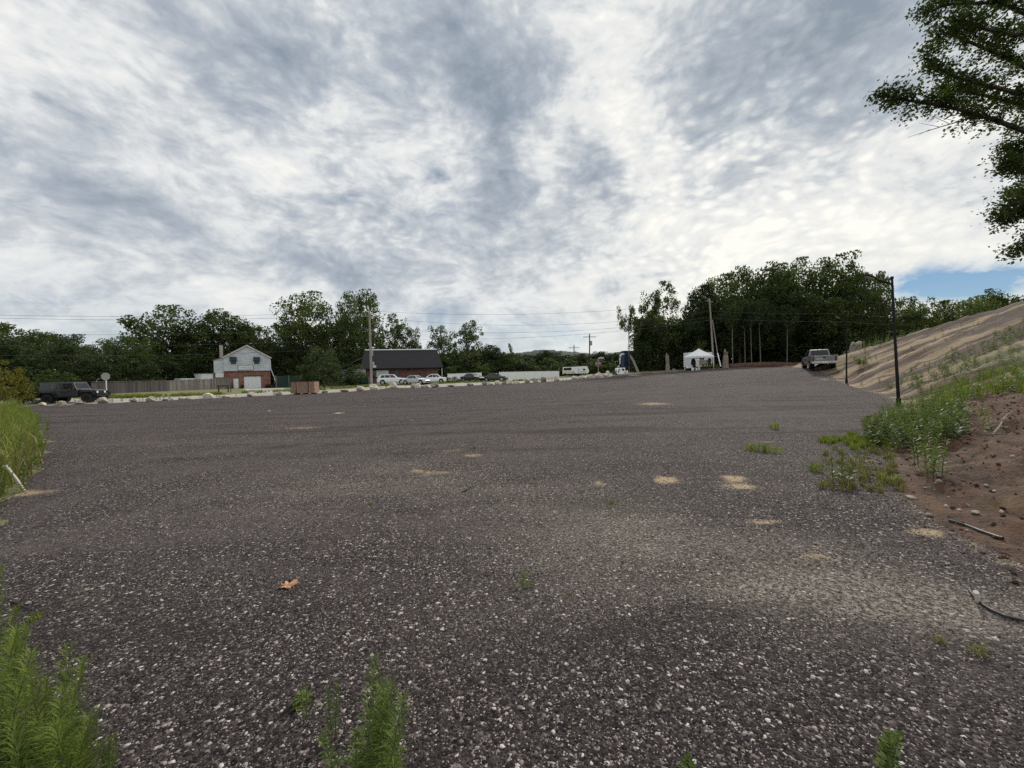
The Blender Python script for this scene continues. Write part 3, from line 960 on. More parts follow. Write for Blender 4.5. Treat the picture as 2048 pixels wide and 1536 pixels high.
proto('slim0', 'broadleaf_tree', 302, 'tall', 0.42, 46, 44, 0.085, 0.18, 'leaf_mid', 'bark_pale', 0.035)
proto('pole0', 'broadleaf_tree', 303, 'tall', 0.55, 40, 50, 0.11, 0.26, 'leaf_shade', 'bark_pale', 0.035, 0.10)
proto('pole1', 'broadleaf_tree', 304, 'tall', 0.55, 40, 50, 0.11, 0.26, 'leaf_shade', 'bark_pale', 0.035, -0.22)
proto('yellow0', 'shrub', 305, 'bush', 0.0, 80, 66, 0.065, 0.19, 'leaf_yellow', trunk_r=0.03)
trng = random.Random(7)


def plant_tree(key, px, top, wpx, z, label, cat='tree', group=None, sink=0.05):
    nm, tr, cr = PROTO[key]
    b = at(px, z)
    h = P(px, top, z).z - b.z
    w = wpx * z / F_PX / 2 * (1.12 if key[:3] in ('rou', 'woo', 'mid', 'ope') else 1.0)
    o = thing(nm, label, cat, (b.x, b.y, b.z - sink), trng.uniform(0, 6.28), group)
    o.scale = (w, w * trng.uniform(0.9, 1.1), h)
    link('trunk', tr, o); link('crown', cr, o)
    return o


ORD = ['first', 'second', 'third', 'fourth', 'fifth', 'sixth', 'seventh', 'eighth', 'ninth', 'tenth', 'eleventh']
LT = 'trees in the dark line at the left edge'
for k, px, top, w, z, lb in (('round0', -60, 632, 190, 70, 'tall dark tree cut off by the left frame edge'), ('round1', 12, 648, 110, 66, 'dark tree above the yellow shrub at the far left'), ('round2', 78, 661, 110, 68, 'dark tree left of the wide pale green one'), ('wood1', 120, 668, 90, 74, 'dark tree top behind the wide pale green one'), ('wood0', 20, 672, 120, 60, 'low dark tree right behind the yellow shrub')):
    plant_tree(k, px, top, w, z, lb, group=LT)
plant_tree('pale0', 150, 668, 150, 57, 'wide pale green rounded tree behind the dark off-road car')
plant_tree('open0', 228, 672, 80, 66, 'thin-topped tree right of the wide pale green tree')
plant_tree('open1', 275, 674, 80, 68, 'thin-topped tree left of the tall dark tree behind the plank fence')
plant_tree('round1', 347, 610, 150, 80, 'tall dark broadleaf tree rising behind the lighter half of the plank fence')
plant_tree('round2', 432, 620, 120, 84, 'dark broadleaf tree right of the tall one, behind the white house chimney')
plant_tree('round0', 488, 634, 110, 86, 'dark broadleaf tree directly behind the gable of the white house')
plant_tree('open1', 524, 652, 44, 82, 'small open-crowned tree above the right roof slope of the white house')
plant_tree('mid0', 616, 588, 140, 86, 'largest round tree, left half of the big clump between house and brick building')
plant_tree('wood0', 570, 668, 70, 80, 'dark low tree just right of the white house', sink=0.1)
plant_tree('round1', 690, 606, 90, 84, 'dark tree in the middle of the big clump, left of the wooden utility pole')
plant_tree('round2', 724, 580, 100, 92, 'tallest tree, its top behind the wooden utility pole')
plant_tree('open0', 792, 626, 82, 90, 'open tree behind the roof of the brick building, right of the pole')
plant_tree('open1', 826, 654, 52, 90, 'small gappy tree behind the right half of the black roof')
plant_tree('open1', 884, 650, 62, 94, 'tree behind the right end of the black roof')
plant_tree('open0', 936, 641, 84, 92, 'round dark gappy tree right of the black-roofed building')
plant_tree('wood2', 985, 690, 60, 88, 'low dark tree beneath the round gappy one, behind the two dark cars')
plant_tree('cone0', 1023, 671, 40, 90, 'pointed conifer standing above the white vinyl fence')
plant_tree('fir0', 648, 688, 100, 63, 'blue-green bushy conifer in front of the big clump, right of the crate', sink=0.1)
plant_tree('bush0', 712, 728, 60, 66, 'shrub between the conifer and the wooden utility pole', 'shrub')
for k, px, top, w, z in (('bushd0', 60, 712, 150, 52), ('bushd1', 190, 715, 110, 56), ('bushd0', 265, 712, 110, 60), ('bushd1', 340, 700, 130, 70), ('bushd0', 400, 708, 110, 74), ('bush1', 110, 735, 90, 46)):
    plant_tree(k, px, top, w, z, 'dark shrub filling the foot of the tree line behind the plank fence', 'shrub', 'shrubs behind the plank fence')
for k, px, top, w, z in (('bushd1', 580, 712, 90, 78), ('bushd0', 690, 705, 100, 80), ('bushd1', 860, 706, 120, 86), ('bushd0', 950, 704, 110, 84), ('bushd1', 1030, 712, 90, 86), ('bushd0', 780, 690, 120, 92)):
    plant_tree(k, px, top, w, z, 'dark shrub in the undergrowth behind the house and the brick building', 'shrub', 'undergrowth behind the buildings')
plant_tree('bright0', 908, 728, 62, 80, 'light green shrub beside the right end of the brick building', 'shrub')
plant_tree('bright1', 962, 722, 60, 80, 'light green shrub above the gap between the white fence sections', 'shrub')
plant_tree('bright0', 985, 745, 36, 74, 'leafy shrub filling the gap in the white vinyl fence', 'shrub')
plant_tree('bush1', 905, 752, 44, 66, 'low round bush in front of the left end of the white fence', 'shrub')
plant_tree('yellow0', 6, 714, 96, 31, 'yellow-leaved shrub at the left edge of the photo', 'shrub')
plant_tree('bushd1', 62, 760, 60, 34, 'dark shrub at the foot of the yellow-leaved shrub', 'shrub')
MW = 'trees of the middle wood'
crng = random.Random(11)
for i in range(15):
    px = 985 + i * 22 + crng.uniform(-6, 6)
    plant_tree(('wood%d' % (i % 3)), px, 705 + crng.uniform(-4, 6), crng.uniform(56, 76), crng.uniform(100, 125), 'distant dark tree in the wood below the far hill', group=MW)
for i in range(9):
    px = 1040 + i * 27 + crng.uniform(-6, 6)
    plant_tree(('bush%d' % (i % 2)), px, 716 + crng.uniform(-5, 8), crng.uniform(50, 70), crng.uniform(86, 94), 'shrub along the edge of the wood behind the white fence and trailer', 'shrub', 'shrubs along the middle wood')
# the grove on the right
plant_tree('slim0', 1259, 608, 50, 70, 'slender sparse tree at the left end of the grove, above the blue tower')
plant_tree('open0', 1320, 568, 100, 73, 'open round tree, left of the main grove behind the white canopy')
plant_tree('wood1', 1298, 640, 80, 70, 'dark lower tree between the slender tree and the log post')
plant_tree('wood0', 1372, 628, 90, 72, 'dark tree behind the peak of the white canopy')
plant_tree('bright1', 1404, 676, 46, 66, 'green leafy sapling right behind the white canopy', 'shrub')
GR = 'tall trees of the right-hand grove'
for i, (k, px, top, w, z) in enumerate((('wood2', 1408, 574, 90, 77), ('mid1', 1452, 549, 110, 76), ('round2', 1506, 532, 125, 78), ('round0', 1560, 527, 130, 76), ('mid0', 1612, 522, 125, 80),
                         ('round1', 1660, 516, 130, 78), ('round0', 1712, 530, 105, 74), ('wood0', 1480, 600, 110, 70), ('wood1', 1590, 590, 120, 71), ('round2', 1668, 600, 110, 68))):
    plant_tree(k, px, top, w, z, ('%s from the left of the tall dark trees forming the grove skyline' % ORD[i]) if i < 7 else ('%s from the left of the shorter front trees of the dark grove' % ORD[i - 7]), group=GR)
plant_tree('open1', 1752, 546, 70, 64, 'gappy tree at the right end of the grove, behind the tall lamp post')
for i, (px, top, w, z, k) in enumerate(((1466, 610, 46, 64, 'pole1'), (1491, 600, 40, 65, 'pole0'), (1504, 605, 40, 64, 'pole0'), (1522, 600, 46, 66, 'pole1'), (1574, 610, 46, 65, 'pole0'))):
    plant_tree(k, px, top, w, z, '%s from the left of the thin pale trunks before the dark grove' % ORD[i], group='pale-trunked trees at the grove edge')
for i, (px, top, w, z) in enumerate(((1290, 690, 70, 69), (1345, 685, 80, 70), (1400, 680, 90, 76), (1470, 668, 100, 78), (1540, 662, 110, 76), (1610, 662, 110, 74), (1680, 672, 100, 66), (1740, 668, 100, 58), (1700, 700, 70, 52), (1655, 705, 70, 58), (1560, 700, 90, 70))):
    plant_tree('bushd%d' % (i % 2), px, top, w, z, 'deep dark shrub added for the shade beneath the trees of the grove', 'shrub', 'undergrowth of the grove')  # dark bushes added to stand for the shade beneath the crowns
for k, px, top, w, z, lb in (('mid0', 1800, 606, 90, 66, 'green tree just right of the tall lamp post'), ('open1', 1832, 592, 80, 70, 'feathery tree behind the top of the sandy bank'),
                             ('mid1', 1890, 602, 130, 62, 'broad light green tree above the middle of the bank'), ('mid0', 1945, 596, 100, 64, 'light green tree left of the dark one on the bank crest'),
                             ('round0', 1990, 578, 90, 70, 'dark round tree peeping over the bank crest at right'), ('mid1', 2060, 586, 90, 66, 'tree at the right edge behind the brown crest of the bank'),
                             ('wood2', 1800, 660, 120, 54, 'dark low tree behind the tall lamp post'), ('bushd0', 1760, 690, 110, 50, 'dark shrub mass behind the weathered stump'),
                             ('bush1', 1858, 660, 110, 54, 'dark green shrub mass at the back of the bank')):
    plant_tree(k, px, top, w, z, lb, 'shrub' if 'bush' in k else 'tree')

# the wood behind everything, one dark mass
wrg = np.random.default_rng(15)
WC = []
for (pa, pb, top0, zz, n_) in ((-160, 640, 700, 98, 15000), (560, 1010, 704, 108, 9000), (960, 1340, 712, 128, 8000), (1270, 1830, 640, 86, 17000), (1780, 2120, 640, 76, 8000)):
    px_ = wrg.uniform(pa, pb, n_); z_ = zz + wrg.uniform(-3, 6, n_)
    X_ = (px_ - CX) / F_PX * z_
    g_ = H(X_, z_)
    tp_ = np.array([P(pa, top0, zz).z, P(pb, top0, zz).z]); tp_ = np.interp(px_, [pa, pb], tp_) + 2.4 * fbm(px_ * 0.035, px_ * 0.0, 19)
    WC.append(np.stack([X_, z_, g_ + (tp_ - g_) * wrg.uniform(0, 1, n_) ** 0.8], -1))
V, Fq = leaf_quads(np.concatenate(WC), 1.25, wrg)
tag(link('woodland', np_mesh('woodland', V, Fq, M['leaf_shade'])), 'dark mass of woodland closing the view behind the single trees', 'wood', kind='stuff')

# far wooded hill
hv = []; hq = []
hx = np.linspace(-700, 900, 220)
prof = np.interp(hx, [-700, -260, -120, 20, 90, 160, 260, 420, 900], [30, 45, 60, 74, 82, 76, 62, 46, 30])
rows = 26
hrng = np.random.default_rng(3)
HVs = np.zeros((rows, len(hx), 3))
for r in range(rows):
    t = r / (rows - 1)
    HVs[r, :, 0] = hx; HVs[r, :, 1] = 900 + 320 * t
    HVs[r, :, 2] = -5 + (prof * math.sin(min(1, t * 1.25) * math.pi / 2) + hrng.uniform(-2.6, 2.6, len(hx)) * (t > 0))
hi = np.arange(rows * len(hx)).reshape(rows, len(hx))
HQ = np.stack([hi[:-1, :-1], hi[:-1, 1:], hi[1:, 1:], hi[1:, :-1]], -1).reshape(-1, 4)
M['hill'] = m_ground('far_hill_woods', ((0.030, 0.050, 0.040), (0.055, 0.078, 0.055), (0.040, 0.062, 0.055)), 0.02, 2.0)  # bluish green: distance haze put into the base colour
tag(link('hills', np_mesh('hills', HVs.reshape(-1, 3), HQ, M['hill'])), kind='structure')


# ------------------------------------------------------------------ weeds and grass
def weed_arrays(rng, h, n_leaf, ll, lw, stems=1, spread=0.04, start=0.12, rise=0.9):
    """upright weed: stems (list of polylines) and leaf arrays; leaves in two folded quads each"""
    lines = []; V = []; Fs = []; b = 0
    for s in range(stems):
        a = rng.uniform(0, 6.28); hs = h * rng.uniform(0.75, 1.0) if s else h
        base = np.array([math.cos(a), math.sin(a), 0]) * spread * rng.uniform(0.2, 1)
        lean = np.array([math.cos(a), math.sin(a), 0]) * hs * rng.uniform(0.04, 0.26)
        pts = [base + lean * t ** 1.5 + np.array([0, 0, hs * t]) for t in (0, 0.35, 0.7, 1.0)]
        lines.append(pts)
        for i in range(n_leaf):
            t = start + (1 - start) * (i / n_leaf)
            k = t * 3; j = min(2, int(k)); p = pts[j] * (1 - (k - j)) + pts[j + 1] * (k - j)
            az = i * 2.4 + rng.uniform(-0.4, 0.4)
            l = ll * rng.uniform(0.7, 1.2) * (1.0 - 0.55 * t)
            el = rise * rng.uniform(0.6, 1.2) * (0.6 + 0.6 * t)
            d = np.array([math.cos(az) * math.cos(el), math.sin(az) * math.cos(el), math.sin(el)])
            w = np.array([-math.sin(az), math.cos(az), 0]) * lw * rng.uniform(0.7, 1.2) * (1 - 0.4 * t)
            dn = np.array([0, 0, -0.22 * l])
            m = p + d * l * 0.5
            V += [p, m - w, m + w, p + d * l + dn]
            Fs += [(b, b + 1, b + 3, b + 2)]
            b += 4
    return lines, np.array(V), np.array(Fs)


def weed_meshes(seed, **k):
    mat = k.pop('mat', 'leaf_weed'); sr = k.pop('sr', 0.004)
    rng = np.random.default_rng(seed)
    ln, V, Fq = weed_arrays(rng, **k)
    mb = MB()
    for pts in ln:
        mb.tube(pts, [sr, sr * 0.85, sr * 0.6, sr * 0.25], 5)
    sm = bpy.data.meshes.new('stem'); sm.from_pydata(mb.v, [], mb.f); sm.materials.append(M['stem'])
    return sm, np_mesh('leaves', V, Fq, M[mat])


def put_weed(ms, loc, label, rz=0.0, sc=1.0, group=None, name='weed'):
    o = thing(name, label, 'weed', loc, rz, group)
    o.scale = (sc, sc, sc)
    link('stem', ms[0], o); link('leaves', ms[1], o)
    return o


def merged(name, plants, mat, label, cat='weeds'):
    """one mass of plants nobody could count; plants = [(V, F, x, y, z, rz, scale)]"""
    Vs = []; Fs = []; off = 0
    for V, Fq, x, y, z, rz, s in plants:
        c, sn = math.cos(rz) * s, math.sin(rz) * s
        W = np.stack([V[:, 0] * c - V[:, 1] * sn + x, V[:, 0] * sn + V[:, 1] * c + y, V[:, 2] * s + z], -1)
        Vs.append(W); Fs.append(Fq + off); off += len(V)
    o = link(name, np_mesh(name, np.concatenate(Vs), np.concatenate(Fs), M[mat]))
    return tag(o, label, cat, kind='stuff')


def tuft_arrays(rng, h, n, spread, lw=0.006):
    V = []; Fs = []
    for i in range(n):
        a = rng.uniform(0, 6.28); r = spread * math.sqrt(rng.uniform(0, 1))
        p = np.array([math.cos(a) * r, math.sin(a) * r, 0.0])
        b = rng.uniform(0, 6.28); hh = h * rng.uniform(0.5, 1.1); out = hh * rng.uniform(0.15, 0.9)
        o = np.array([math.cos(b), math.sin(b), 0]) * out
        w = np.array([-math.sin(b), math.cos(b), 0]) * lw
        m = p + o * 0.35 + np.array([0, 0, hh * 0.65]); t = p + o + np.array([0, 0, hh * rng.uniform(0.75, 1.0)])
        k = len(V)
        V += [p - w * 0.7, p + w * 0.7, m + w, m - w, t]
        Fs += [(k, k + 1, k + 2, k + 3), (k + 3, k + 2, k + 4, k + 4)]
    V = np.array(V); Fs = np.array(Fs)
    # the tip is a triangle: give it its own vertex
    tri = Fs[1::2]
    ex = V[tri[:, 2]] + 1e-4
    F2 = tri.copy(); F2[:, 3] = len(V) + np.arange(len(tri))
    Fs[1::2] = F2
    return np.concatenate([V, ex]), Fs


wr = np.random.default_rng(5)
W_TALL = [weed_arrays(np.random.default_rng(400 + i), 0.8, 46, 0.16, 0.012, 2, 0.05) for i in range(5)]
W_LOW = [weed_arrays(np.random.default_rng(420 + i), 0.35, 22, 0.12, 0.014, 3, 0.06) for i in range(4)]
T_GR = [tuft_arrays(np.random.default_rng(440 + i), 0.22, 26, 0.07) for i in range(4)]
T_TALL = [tuft_arrays(np.random.default_rng(450 + i), 0.75, 26, 0.14, 0.008) for i in range(4)]


def scatter(n, fn, lib, smin, smax, seed):
    rng = np.random.default_rng(seed)
    xy = np.array([fn(rng) for _ in range(n)])
    zz = H(xy[:, 0], xy[:, 1])
    out = []
    for (x, y), z in zip(xy, zz):
        L = lib[rng.integers(len(lib))]
        V, Fq = (L[1], L[2]) if len(L) == 3 else L
        out.append((V, Fq, x, y, z - 0.01, rng.uniform(0, 6.28), rng.uniform(smin, smax)))
    return out


LE = np.array(LEFT_EDGE[1:8])


def left_pt(lo, hi, t0=0.0, t1=1.0, gap=(0.0, 0.0)):
    def f(rng):
        while True:
            t = t0 + (t1 - t0) * rng.uniform(0, 1) ** 0.8
            k = t * (len(LE) - 1); j = min(len(LE) - 2, int(k)); p = LE[j] * (1 - (k - j)) + LE[j + 1] * (k - j)
            d = LE[j + 1] - LE[j]; n = np.array([d[1], -d[0]]) / np.linalg.norm(d)   # outwards, left
            s = rng.uniform(lo, hi)
            q = p + n * s * (1 if n[0] < 0 else -1)
            return q
    return f


merged('tall_grass', scatter(620, left_pt(0.15, 3.2, 0.0, 0.66), T_TALL, 0.35, 1.25, 61), 'grass', 'tall yellow-green grass along the left edge of the lot', 'grass')
merged('tall_grass', scatter(140, left_pt(0.0, 3.0, 0.0, 0.66), T_TALL, 0.5, 1.45, 64), 'grass_dry', 'dry straw-coloured grass stems among the green at left', 'grass')
merged('weeds', scatter(90, left_pt(-0.15, 0.7, 0.0, 0.70), W_LOW, 0.6, 1.6, 65), 'leaf_weed_grey', 'low leafy weeds fringing the grass at left')
merged('weeds', scatter(420, left_pt(0.0, 3.4, 0.0, 0.66), W_TALL, 0.4, 1.25, 62), 'leaf_weed', 'leafy green weeds growing through the grass at left')
merged('grass_mat', scatter(260, left_pt(0.0, 0.9, 0.68, 0.76), T_GR, 0.6, 1.0, 63), 'grass', 'yellow-green mat of short grass at the left edge by the white pipe', 'grass')


def bank_pt(s0, s1, y0, y1):
    def f(rng):
        while True:
            x = rng.uniform(3, 44); y = rng.uniform(y0, y1)
            s, u = poly_dist(np.array([x]), np.array([y]), BANK)
            if s0 < s[0] < s1:
                return (x, y)
    return f


def px_pt(x0, x1, y0, y1):
    def f(rng):
        g = P(rng.uniform(x0, x1), rng.uniform(y0, y1), 1.0)
        d = g - Vector((0, 0, CAM_H))
        t = CAM_H / max(0.02, -d.z)
        return (d.x * t, d.y * t)
    return f


merged('weeds', scatter(70, bank_pt(0.05, 1.5, 7.2, 10.8), W_TALL, 0.45, 0.95, 71), 'leaf_weed', 'tall green weeds at the foot of the bank before the lamp post')
merged('weeds', scatter(90, bank_pt(-0.25, 1.2, 7.0, 9.6), W_LOW, 1.0, 1.9, 72), 'leaf_weed_grey', 'low bushy weeds beside the brown soil')
merged('tall_grass', scatter(110, bank_pt(0.6, 4.5, 10.5, 16), T_TALL, 0.35, 0.85, 73), 'grass', 'green grass on the lower bank behind the brown soil mound', 'grass')
merged('weeds', scatter(330, bank_pt(0.6, 7.5, 10.8, 24), W_LOW, 0.5, 1.7, 74), 'leaf_weed_grey', 'grey-green weeds thinly covering the middle of the bank')
merged('weeds', scatter(90, bank_pt(0.5, 9, 16, 40), W_LOW, 0.5, 1.3, 75), 'leaf_weed', 'scattered green plants on the sandy bank')
merged('weeds', scatter(200, bank_pt(4, 13, 36, 48), W_TALL, 0.7, 1.3, 76), 'leaf_weed', 'green weeds along the far crest of the bank')
merged('grass_mat', scatter(70, px_pt(1640, 1790, 876, 888), T_GR, 0.35, 0.85, 77) + scatter(70, px_pt(1690, 1790, 870, 900), T_GR, 0.4, 0.9, 82), 'grass', 'flat mat of bright grass between the lot and the bank weeds', 'grass')
merged('grass_mat', scatter(120, px_pt(1640, 1800, 895, 985), T_GR, 0.3, 0.7, 78), 'grass_dry', 'thin dry grass where the gravel meets the bank', 'grass')


def verge_pt(rng):
    k = rng.uniform(0, len(far_edge[:15]) - 1.001); j = int(k)
    p = np.array(far_edge[j]) * (1 - (k - j)) + np.array(far_edge[j + 1]) * (k - j)
    d = np.array(far_edge[j + 1]) - np.array(far_edge[j]); n = np.array([-d[1], d[0]]) / np.linalg.norm(d)
    return tuple(p + n * rng.uniform(7.4, 10.5))


merged('verge_grass', scatter(900, verge_pt, T_GR, 1.0, 2.0, 80), 'grass', 'strip of sunlit grass on the far side of the road', 'grass')


def edge_pt(rng):
    k = rng.uniform(0, len(far_edge) - 1.001); j = int(k)
    p = np.array(far_edge[j]) * (1 - (k - j)) + np.array(far_edge[j + 1]) * (k - j)
    d = np.array(far_edge[j + 1]) - np.array(far_edge[j]); n = np.array([-d[1], d[0]]) / np.linalg.norm(d)
    return tuple(p + n * rng.uniform(0.1, 1.0))


merged('edge_weeds', scatter(120, edge_pt, W_LOW, 0.7, 1.5, 81), 'leaf_weed_grey', 'small weeds between the boulders along the far edge of the lot')
# single tufts and weeds in the gravel
for i, (px, py, sc, lb) in enumerate(((1549, 858, 1.15, 'small round grass clump alone on the gravel before the lamp post'), (1518, 903, 1.1, 'wide low grass clump left of the bank weeds'),
                                      (1497, 900, 0.8, 'left end of the low grass clump with pale seed heads'), (1632, 942, 0.95, 'yellow-green grass clump at the corner of the bank weeds'),
                                      (948, 898, 0.45, 'flat dry grass tuft near the pale sand spots in mid lot'), (1224, 1006, 0.3, 'tiny dark green tuft in the middle of the lot'),
                                      (740, 1010, 0.3, 'thin dry tuft in the gravel left of centre'), (1140, 1190, 0.16, 'two thin grass blades right of the small broad-leaved plant'),
                                      (1545, 905, 0.9, 'right end of the low grass clump left of the bank'), (70, 1240, 0.35, 'flat grass tuft by the left frame edge above the tall weeds'), (1956, 1308, 0.4, 'dry grass tuft at right below the black hose'),
                                      (1880, 1285, 0.28, 'thin dry tuft left of the one below the black hose'), (395, 917, 0.3, 'tiny dark tuft alone at left of the lot'), (1780, 968, 0.9, 'grass clump before the brown soil at the bank foot'))):
    V, Fq = tuft_arrays(np.random.default_rng(500 + i), 0.2, 46, 0.16 if i in (1, 2, 8) else 0.10)
    g = G(px, py)
    o = tag(link('grass_clump', np_mesh('grass_clump', V, Fq, M['grass' if i not in (4, 6, 7, 10, 11) else 'grass_dry']), None, (g.x, g.y, g.z - 0.005)), lb, 'grass')
    o.scale = (sc, sc, sc)


def gp(px, py):
    return G(px, py)


def zflat(px, py):
    """point on flat ground for pixels at or below the frame's bottom edge"""
    d = DIR(px, py); t = CAM_H / -d.z
    return Vector((d.x * t, d.y * t, Hs(d.x * t, d.y * t)))


fg = [
    (728, 1590, dict(h=0.46, n_leaf=170, ll=0.115, lw=0.0042, stems=3, spread=0.045, rise=0.8), 'tall feathery weed in front at the bottom of the photo, tallest of its clump'),
    (768, 1610, dict(h=0.42, n_leaf=160, ll=0.11, lw=0.0042, stems=3, spread=0.05, rise=0.8), 'feathery weed at the right side of the bottom weed clump'),
    (700, 1560, dict(h=0.26, n_leaf=60, ll=0.08, lw=0.006, stems=2, spread=0.05, rise=0.9), 'shorter weed at the left foot of the bottom weed clump'),
    (668, 1475, dict(h=0.27, n_leaf=48, ll=0.06, lw=0.006, stems=2, spread=0.03, rise=0.9), 'slim grey-green weed left of the tall feathery one'),
    (612, 1440, dict(h=0.20, n_leaf=22, ll=0.04, lw=0.005, stems=2, spread=0.02, rise=0.8), 'thin half-bare weed left of the slim grey-green one'),
    (1768, 1560, dict(h=0.20, n_leaf=34, ll=0.06, lw=0.014, stems=3, spread=0.025, rise=0.7), 'broad-leaved young weed at the bottom right edge'),
    (1372, 1560, dict(h=0.10, n_leaf=30, ll=0.06, lw=0.006, stems=3, spread=0.03, rise=0.8), 'weed tips showing at the bottom edge right of centre'),
    (1682, 968, dict(h=0.5, n_leaf=40, ll=0.14, lw=0.014, stems=4, spread=0.10, rise=0.9), 'bushy grey-green weed standing before the bank weeds on gravel'),
    (1862, 968, dict(h=0.55, n_leaf=40, ll=0.13, lw=0.016, stems=4, spread=0.12, rise=0.8), 'leafy weed against the brown soil at the bank foot'),
    (1845, 940, dict(h=0.85, n_leaf=60, ll=0.15, lw=0.016, stems=4, spread=0.15, rise=0.8), 'tallest leafy weed behind the one against the brown soil'),
]
for i, (px, py, kw, lb) in enumerate(fg):
    ms = weed_meshes(600 + i, sr=0.0035 if py > 1100 else 0.006, mat='leaf_weed' if i not in (3, 4, 7) else 'leaf_weed_grey', **kw)
    g = zflat(px, py)
    put_weed(ms, (g.x, g.y, g.z - 0.01), lb, i * 1.1)
M['leaf_corner'] = leaf_mat('weed_leaf_yellow', (0.085, 0.130, 0.026), (0.230, 0.285, 0.066), 0.45)
# clump filling the lower left corner
LC = [weed_meshes(640 + i, h=0.5, n_leaf=170, ll=0.13, lw=0.0045, stems=3, spread=0.07, rise=0.8, sr=0.0035, mat='leaf_corner') for i in range(4)]
for i, (px, py, sc) in enumerate(((20, 1640, 0.95), (110, 1600, 0.9), (60, 1570, 0.75), (150, 1640, 0.8), (-30, 1560, 0.9), (5, 1520, 0.7), (80, 1680, 0.9), (-60, 1480, 0.8), (140, 1555, 0.5), (-30, 1420, 0.75), (-20, 1340, 0.7), (-45, 1280, 0.75), (215, 1540, 0.32), (35, 1600, 0.85), (60, 1520, 0.55), (-10, 1590, 0.95), (-25, 1220, 0.6), (-40, 1170, 0.65), (-30, 1380, 0.8), (-55, 1330, 0.9), (-15, 1460, 0.85), (100, 1500, 0.35), (175, 1580, 0.6))):
    g = zflat(px, py)
    put_weed(LC[i % 4], (g.x, g.y, g.z - 0.01), 'feathery green weed in the dense clump filling the lower left corner', i * 1.7, sc * 1.12, 'weeds in the lower left corner')
# small broad-leaved seedlings
for i, (px, py, h, lb) in enumerate(((1043, 1178, 0.13, 'small broad-leaved seedling alone in the gravel at centre'), (606, 1408, 0.05, 'bright little rosette with orange stems beside the slim weed'))):
    ms = weed_meshes(680 + i, h=h, n_leaf=9 if i == 0 else 16, ll=0.12 if i == 0 else 0.07, lw=0.018 if i == 0 else 0.014, stems=1 if i == 0 else 3, spread=0.03, start=0.05, rise=0.9 if i == 0 else 0.45, mat='leaf_weed')
    g = G(px, py)
    put_weed(ms, (g.x, g.y, g.z - 0.003), lb, 0.4 + i)

# ------------------------------------------------------------------ near tree on the bank, its branches reaching in from the right
org = np.random.default_rng(77)
tb = at(2235, 14.0)
tree = thing('broadleaf_tree', 'near tree reaching in from the upper right corner with leafy drooping branches', 'tree', (tb.x, tb.y, tb.z - 0.1))
limbs = [
    [(2215, 420, 14), (2150, 320, 13.9), (2080, 272, 13.7), (2048, 262, 13.6), (1990, 240, 13.5), (1930, 222, 13.4), (1880, 210, 13.3), (1835, 204, 13.2), (1790, 196, 13.1), (1757, 192, 13.0)],
    [(2215, 300, 14), (2150, 200, 14.2), (2080, 150, 14.2), (2000, 110, 14.0), (1930, 80, 13.8), (1880, 62, 13.6)],
    [(2215, 200, 14), (2140, 90, 14), (2080, 40, 13.8), (2000, 5, 13.5), (1900, 8, 13.3), (1850, 25, 13.2)],
    [(2215, 330, 14), (2120, 225, 13.4), (2060, 192, 13.2), (1980, 172, 13.0), (1900, 150, 12.9), (1850, 118, 12.8)],
    [(2215, 380, 14), (2130, 250, 14.6), (2050, 210, 14.8), (1960, 190, 14.8), (1880, 176, 14.7)],
    [(2215, 520, 14), (2120, 380, 13.8), (2050, 345, 13.7), (2005, 328, 13.6)],
    [(2215, 560, 14), (2120, 455, 13.7), (2050, 430, 13.6), (1995, 440, 13.5)],
    [(2215, 590, 14), (2120, 510, 14), (2060, 490, 14), (2022, 498, 13.9)],
    [(2215, 470, 14), (2130, 400, 14.3), (2060, 385, 14.3), (2010, 392, 14.2)],
    [(2215, 440, 14), (2120, 330, 14.1), (2060, 305, 14.1), (2015, 300, 14.0)],
    [(2215, 500, 14), (2120, 420, 13.2), (2060, 405, 13.1), (2000, 412, 13.0)],
    [(2215, 100, 14), (2150, -60, 14.2), (2060, -60, 14.0), (1960, -40, 13.8), (1890, -20, 13.6)],
    [(2215, 160, 14), (2120, 60, 13.2), (2030, 70, 13.0), (1960, 55, 12.9), (1905, 40, 12.8)],
]
mb = MB(); LC_ = []
tw = MB()
for li, lb in enumerate(limbs):
    pts = [P(*p) - Vector(tree.location) for p in lb]
    n = len(pts)
    mb.tube(pts, [0.105 * (1 - 0.9 * i / (n - 1)) ** 0.9 + 0.008 for i in range(n)], 6)
    ln = sum((pts[i + 1] - pts[i]).length for i in range(n - 1))
    for t in range(int(ln * 9.5)):
        f = 0.22 + 0.78 * org.uniform(0, 1) ** 0.8
        k = f * (n - 1); j = min(n - 2, int(k)); p = pts[j].lerp(pts[j + 1], k - j)
        dr = (pts[j + 1] - pts[j]).normalized()
        d = dr * 0.7 + Vector(org.normal(size=3)) * 0.75 + Vector((0, 0, 0.18))
        d.normalize()
        L = org.uniform(0.3, 0.85) * (1.15 - 0.55 * f)
        e = p + d * L
        tw.tube([p, p.lerp(e, 0.5) + Vector((0, 0, 0.02)), e], [0.013, 0.008, 0.004], 4, cap=False)
        m = int(org.uniform(30, 60) * L / 0.55)
        s = org.uniform(0.35, 1.08, m)
        q = np.array(p)[None] + np.array(d)[None] * (L * s)[:, None] + org.normal(size=(m, 3)) * 0.11
        LC_.append(q)
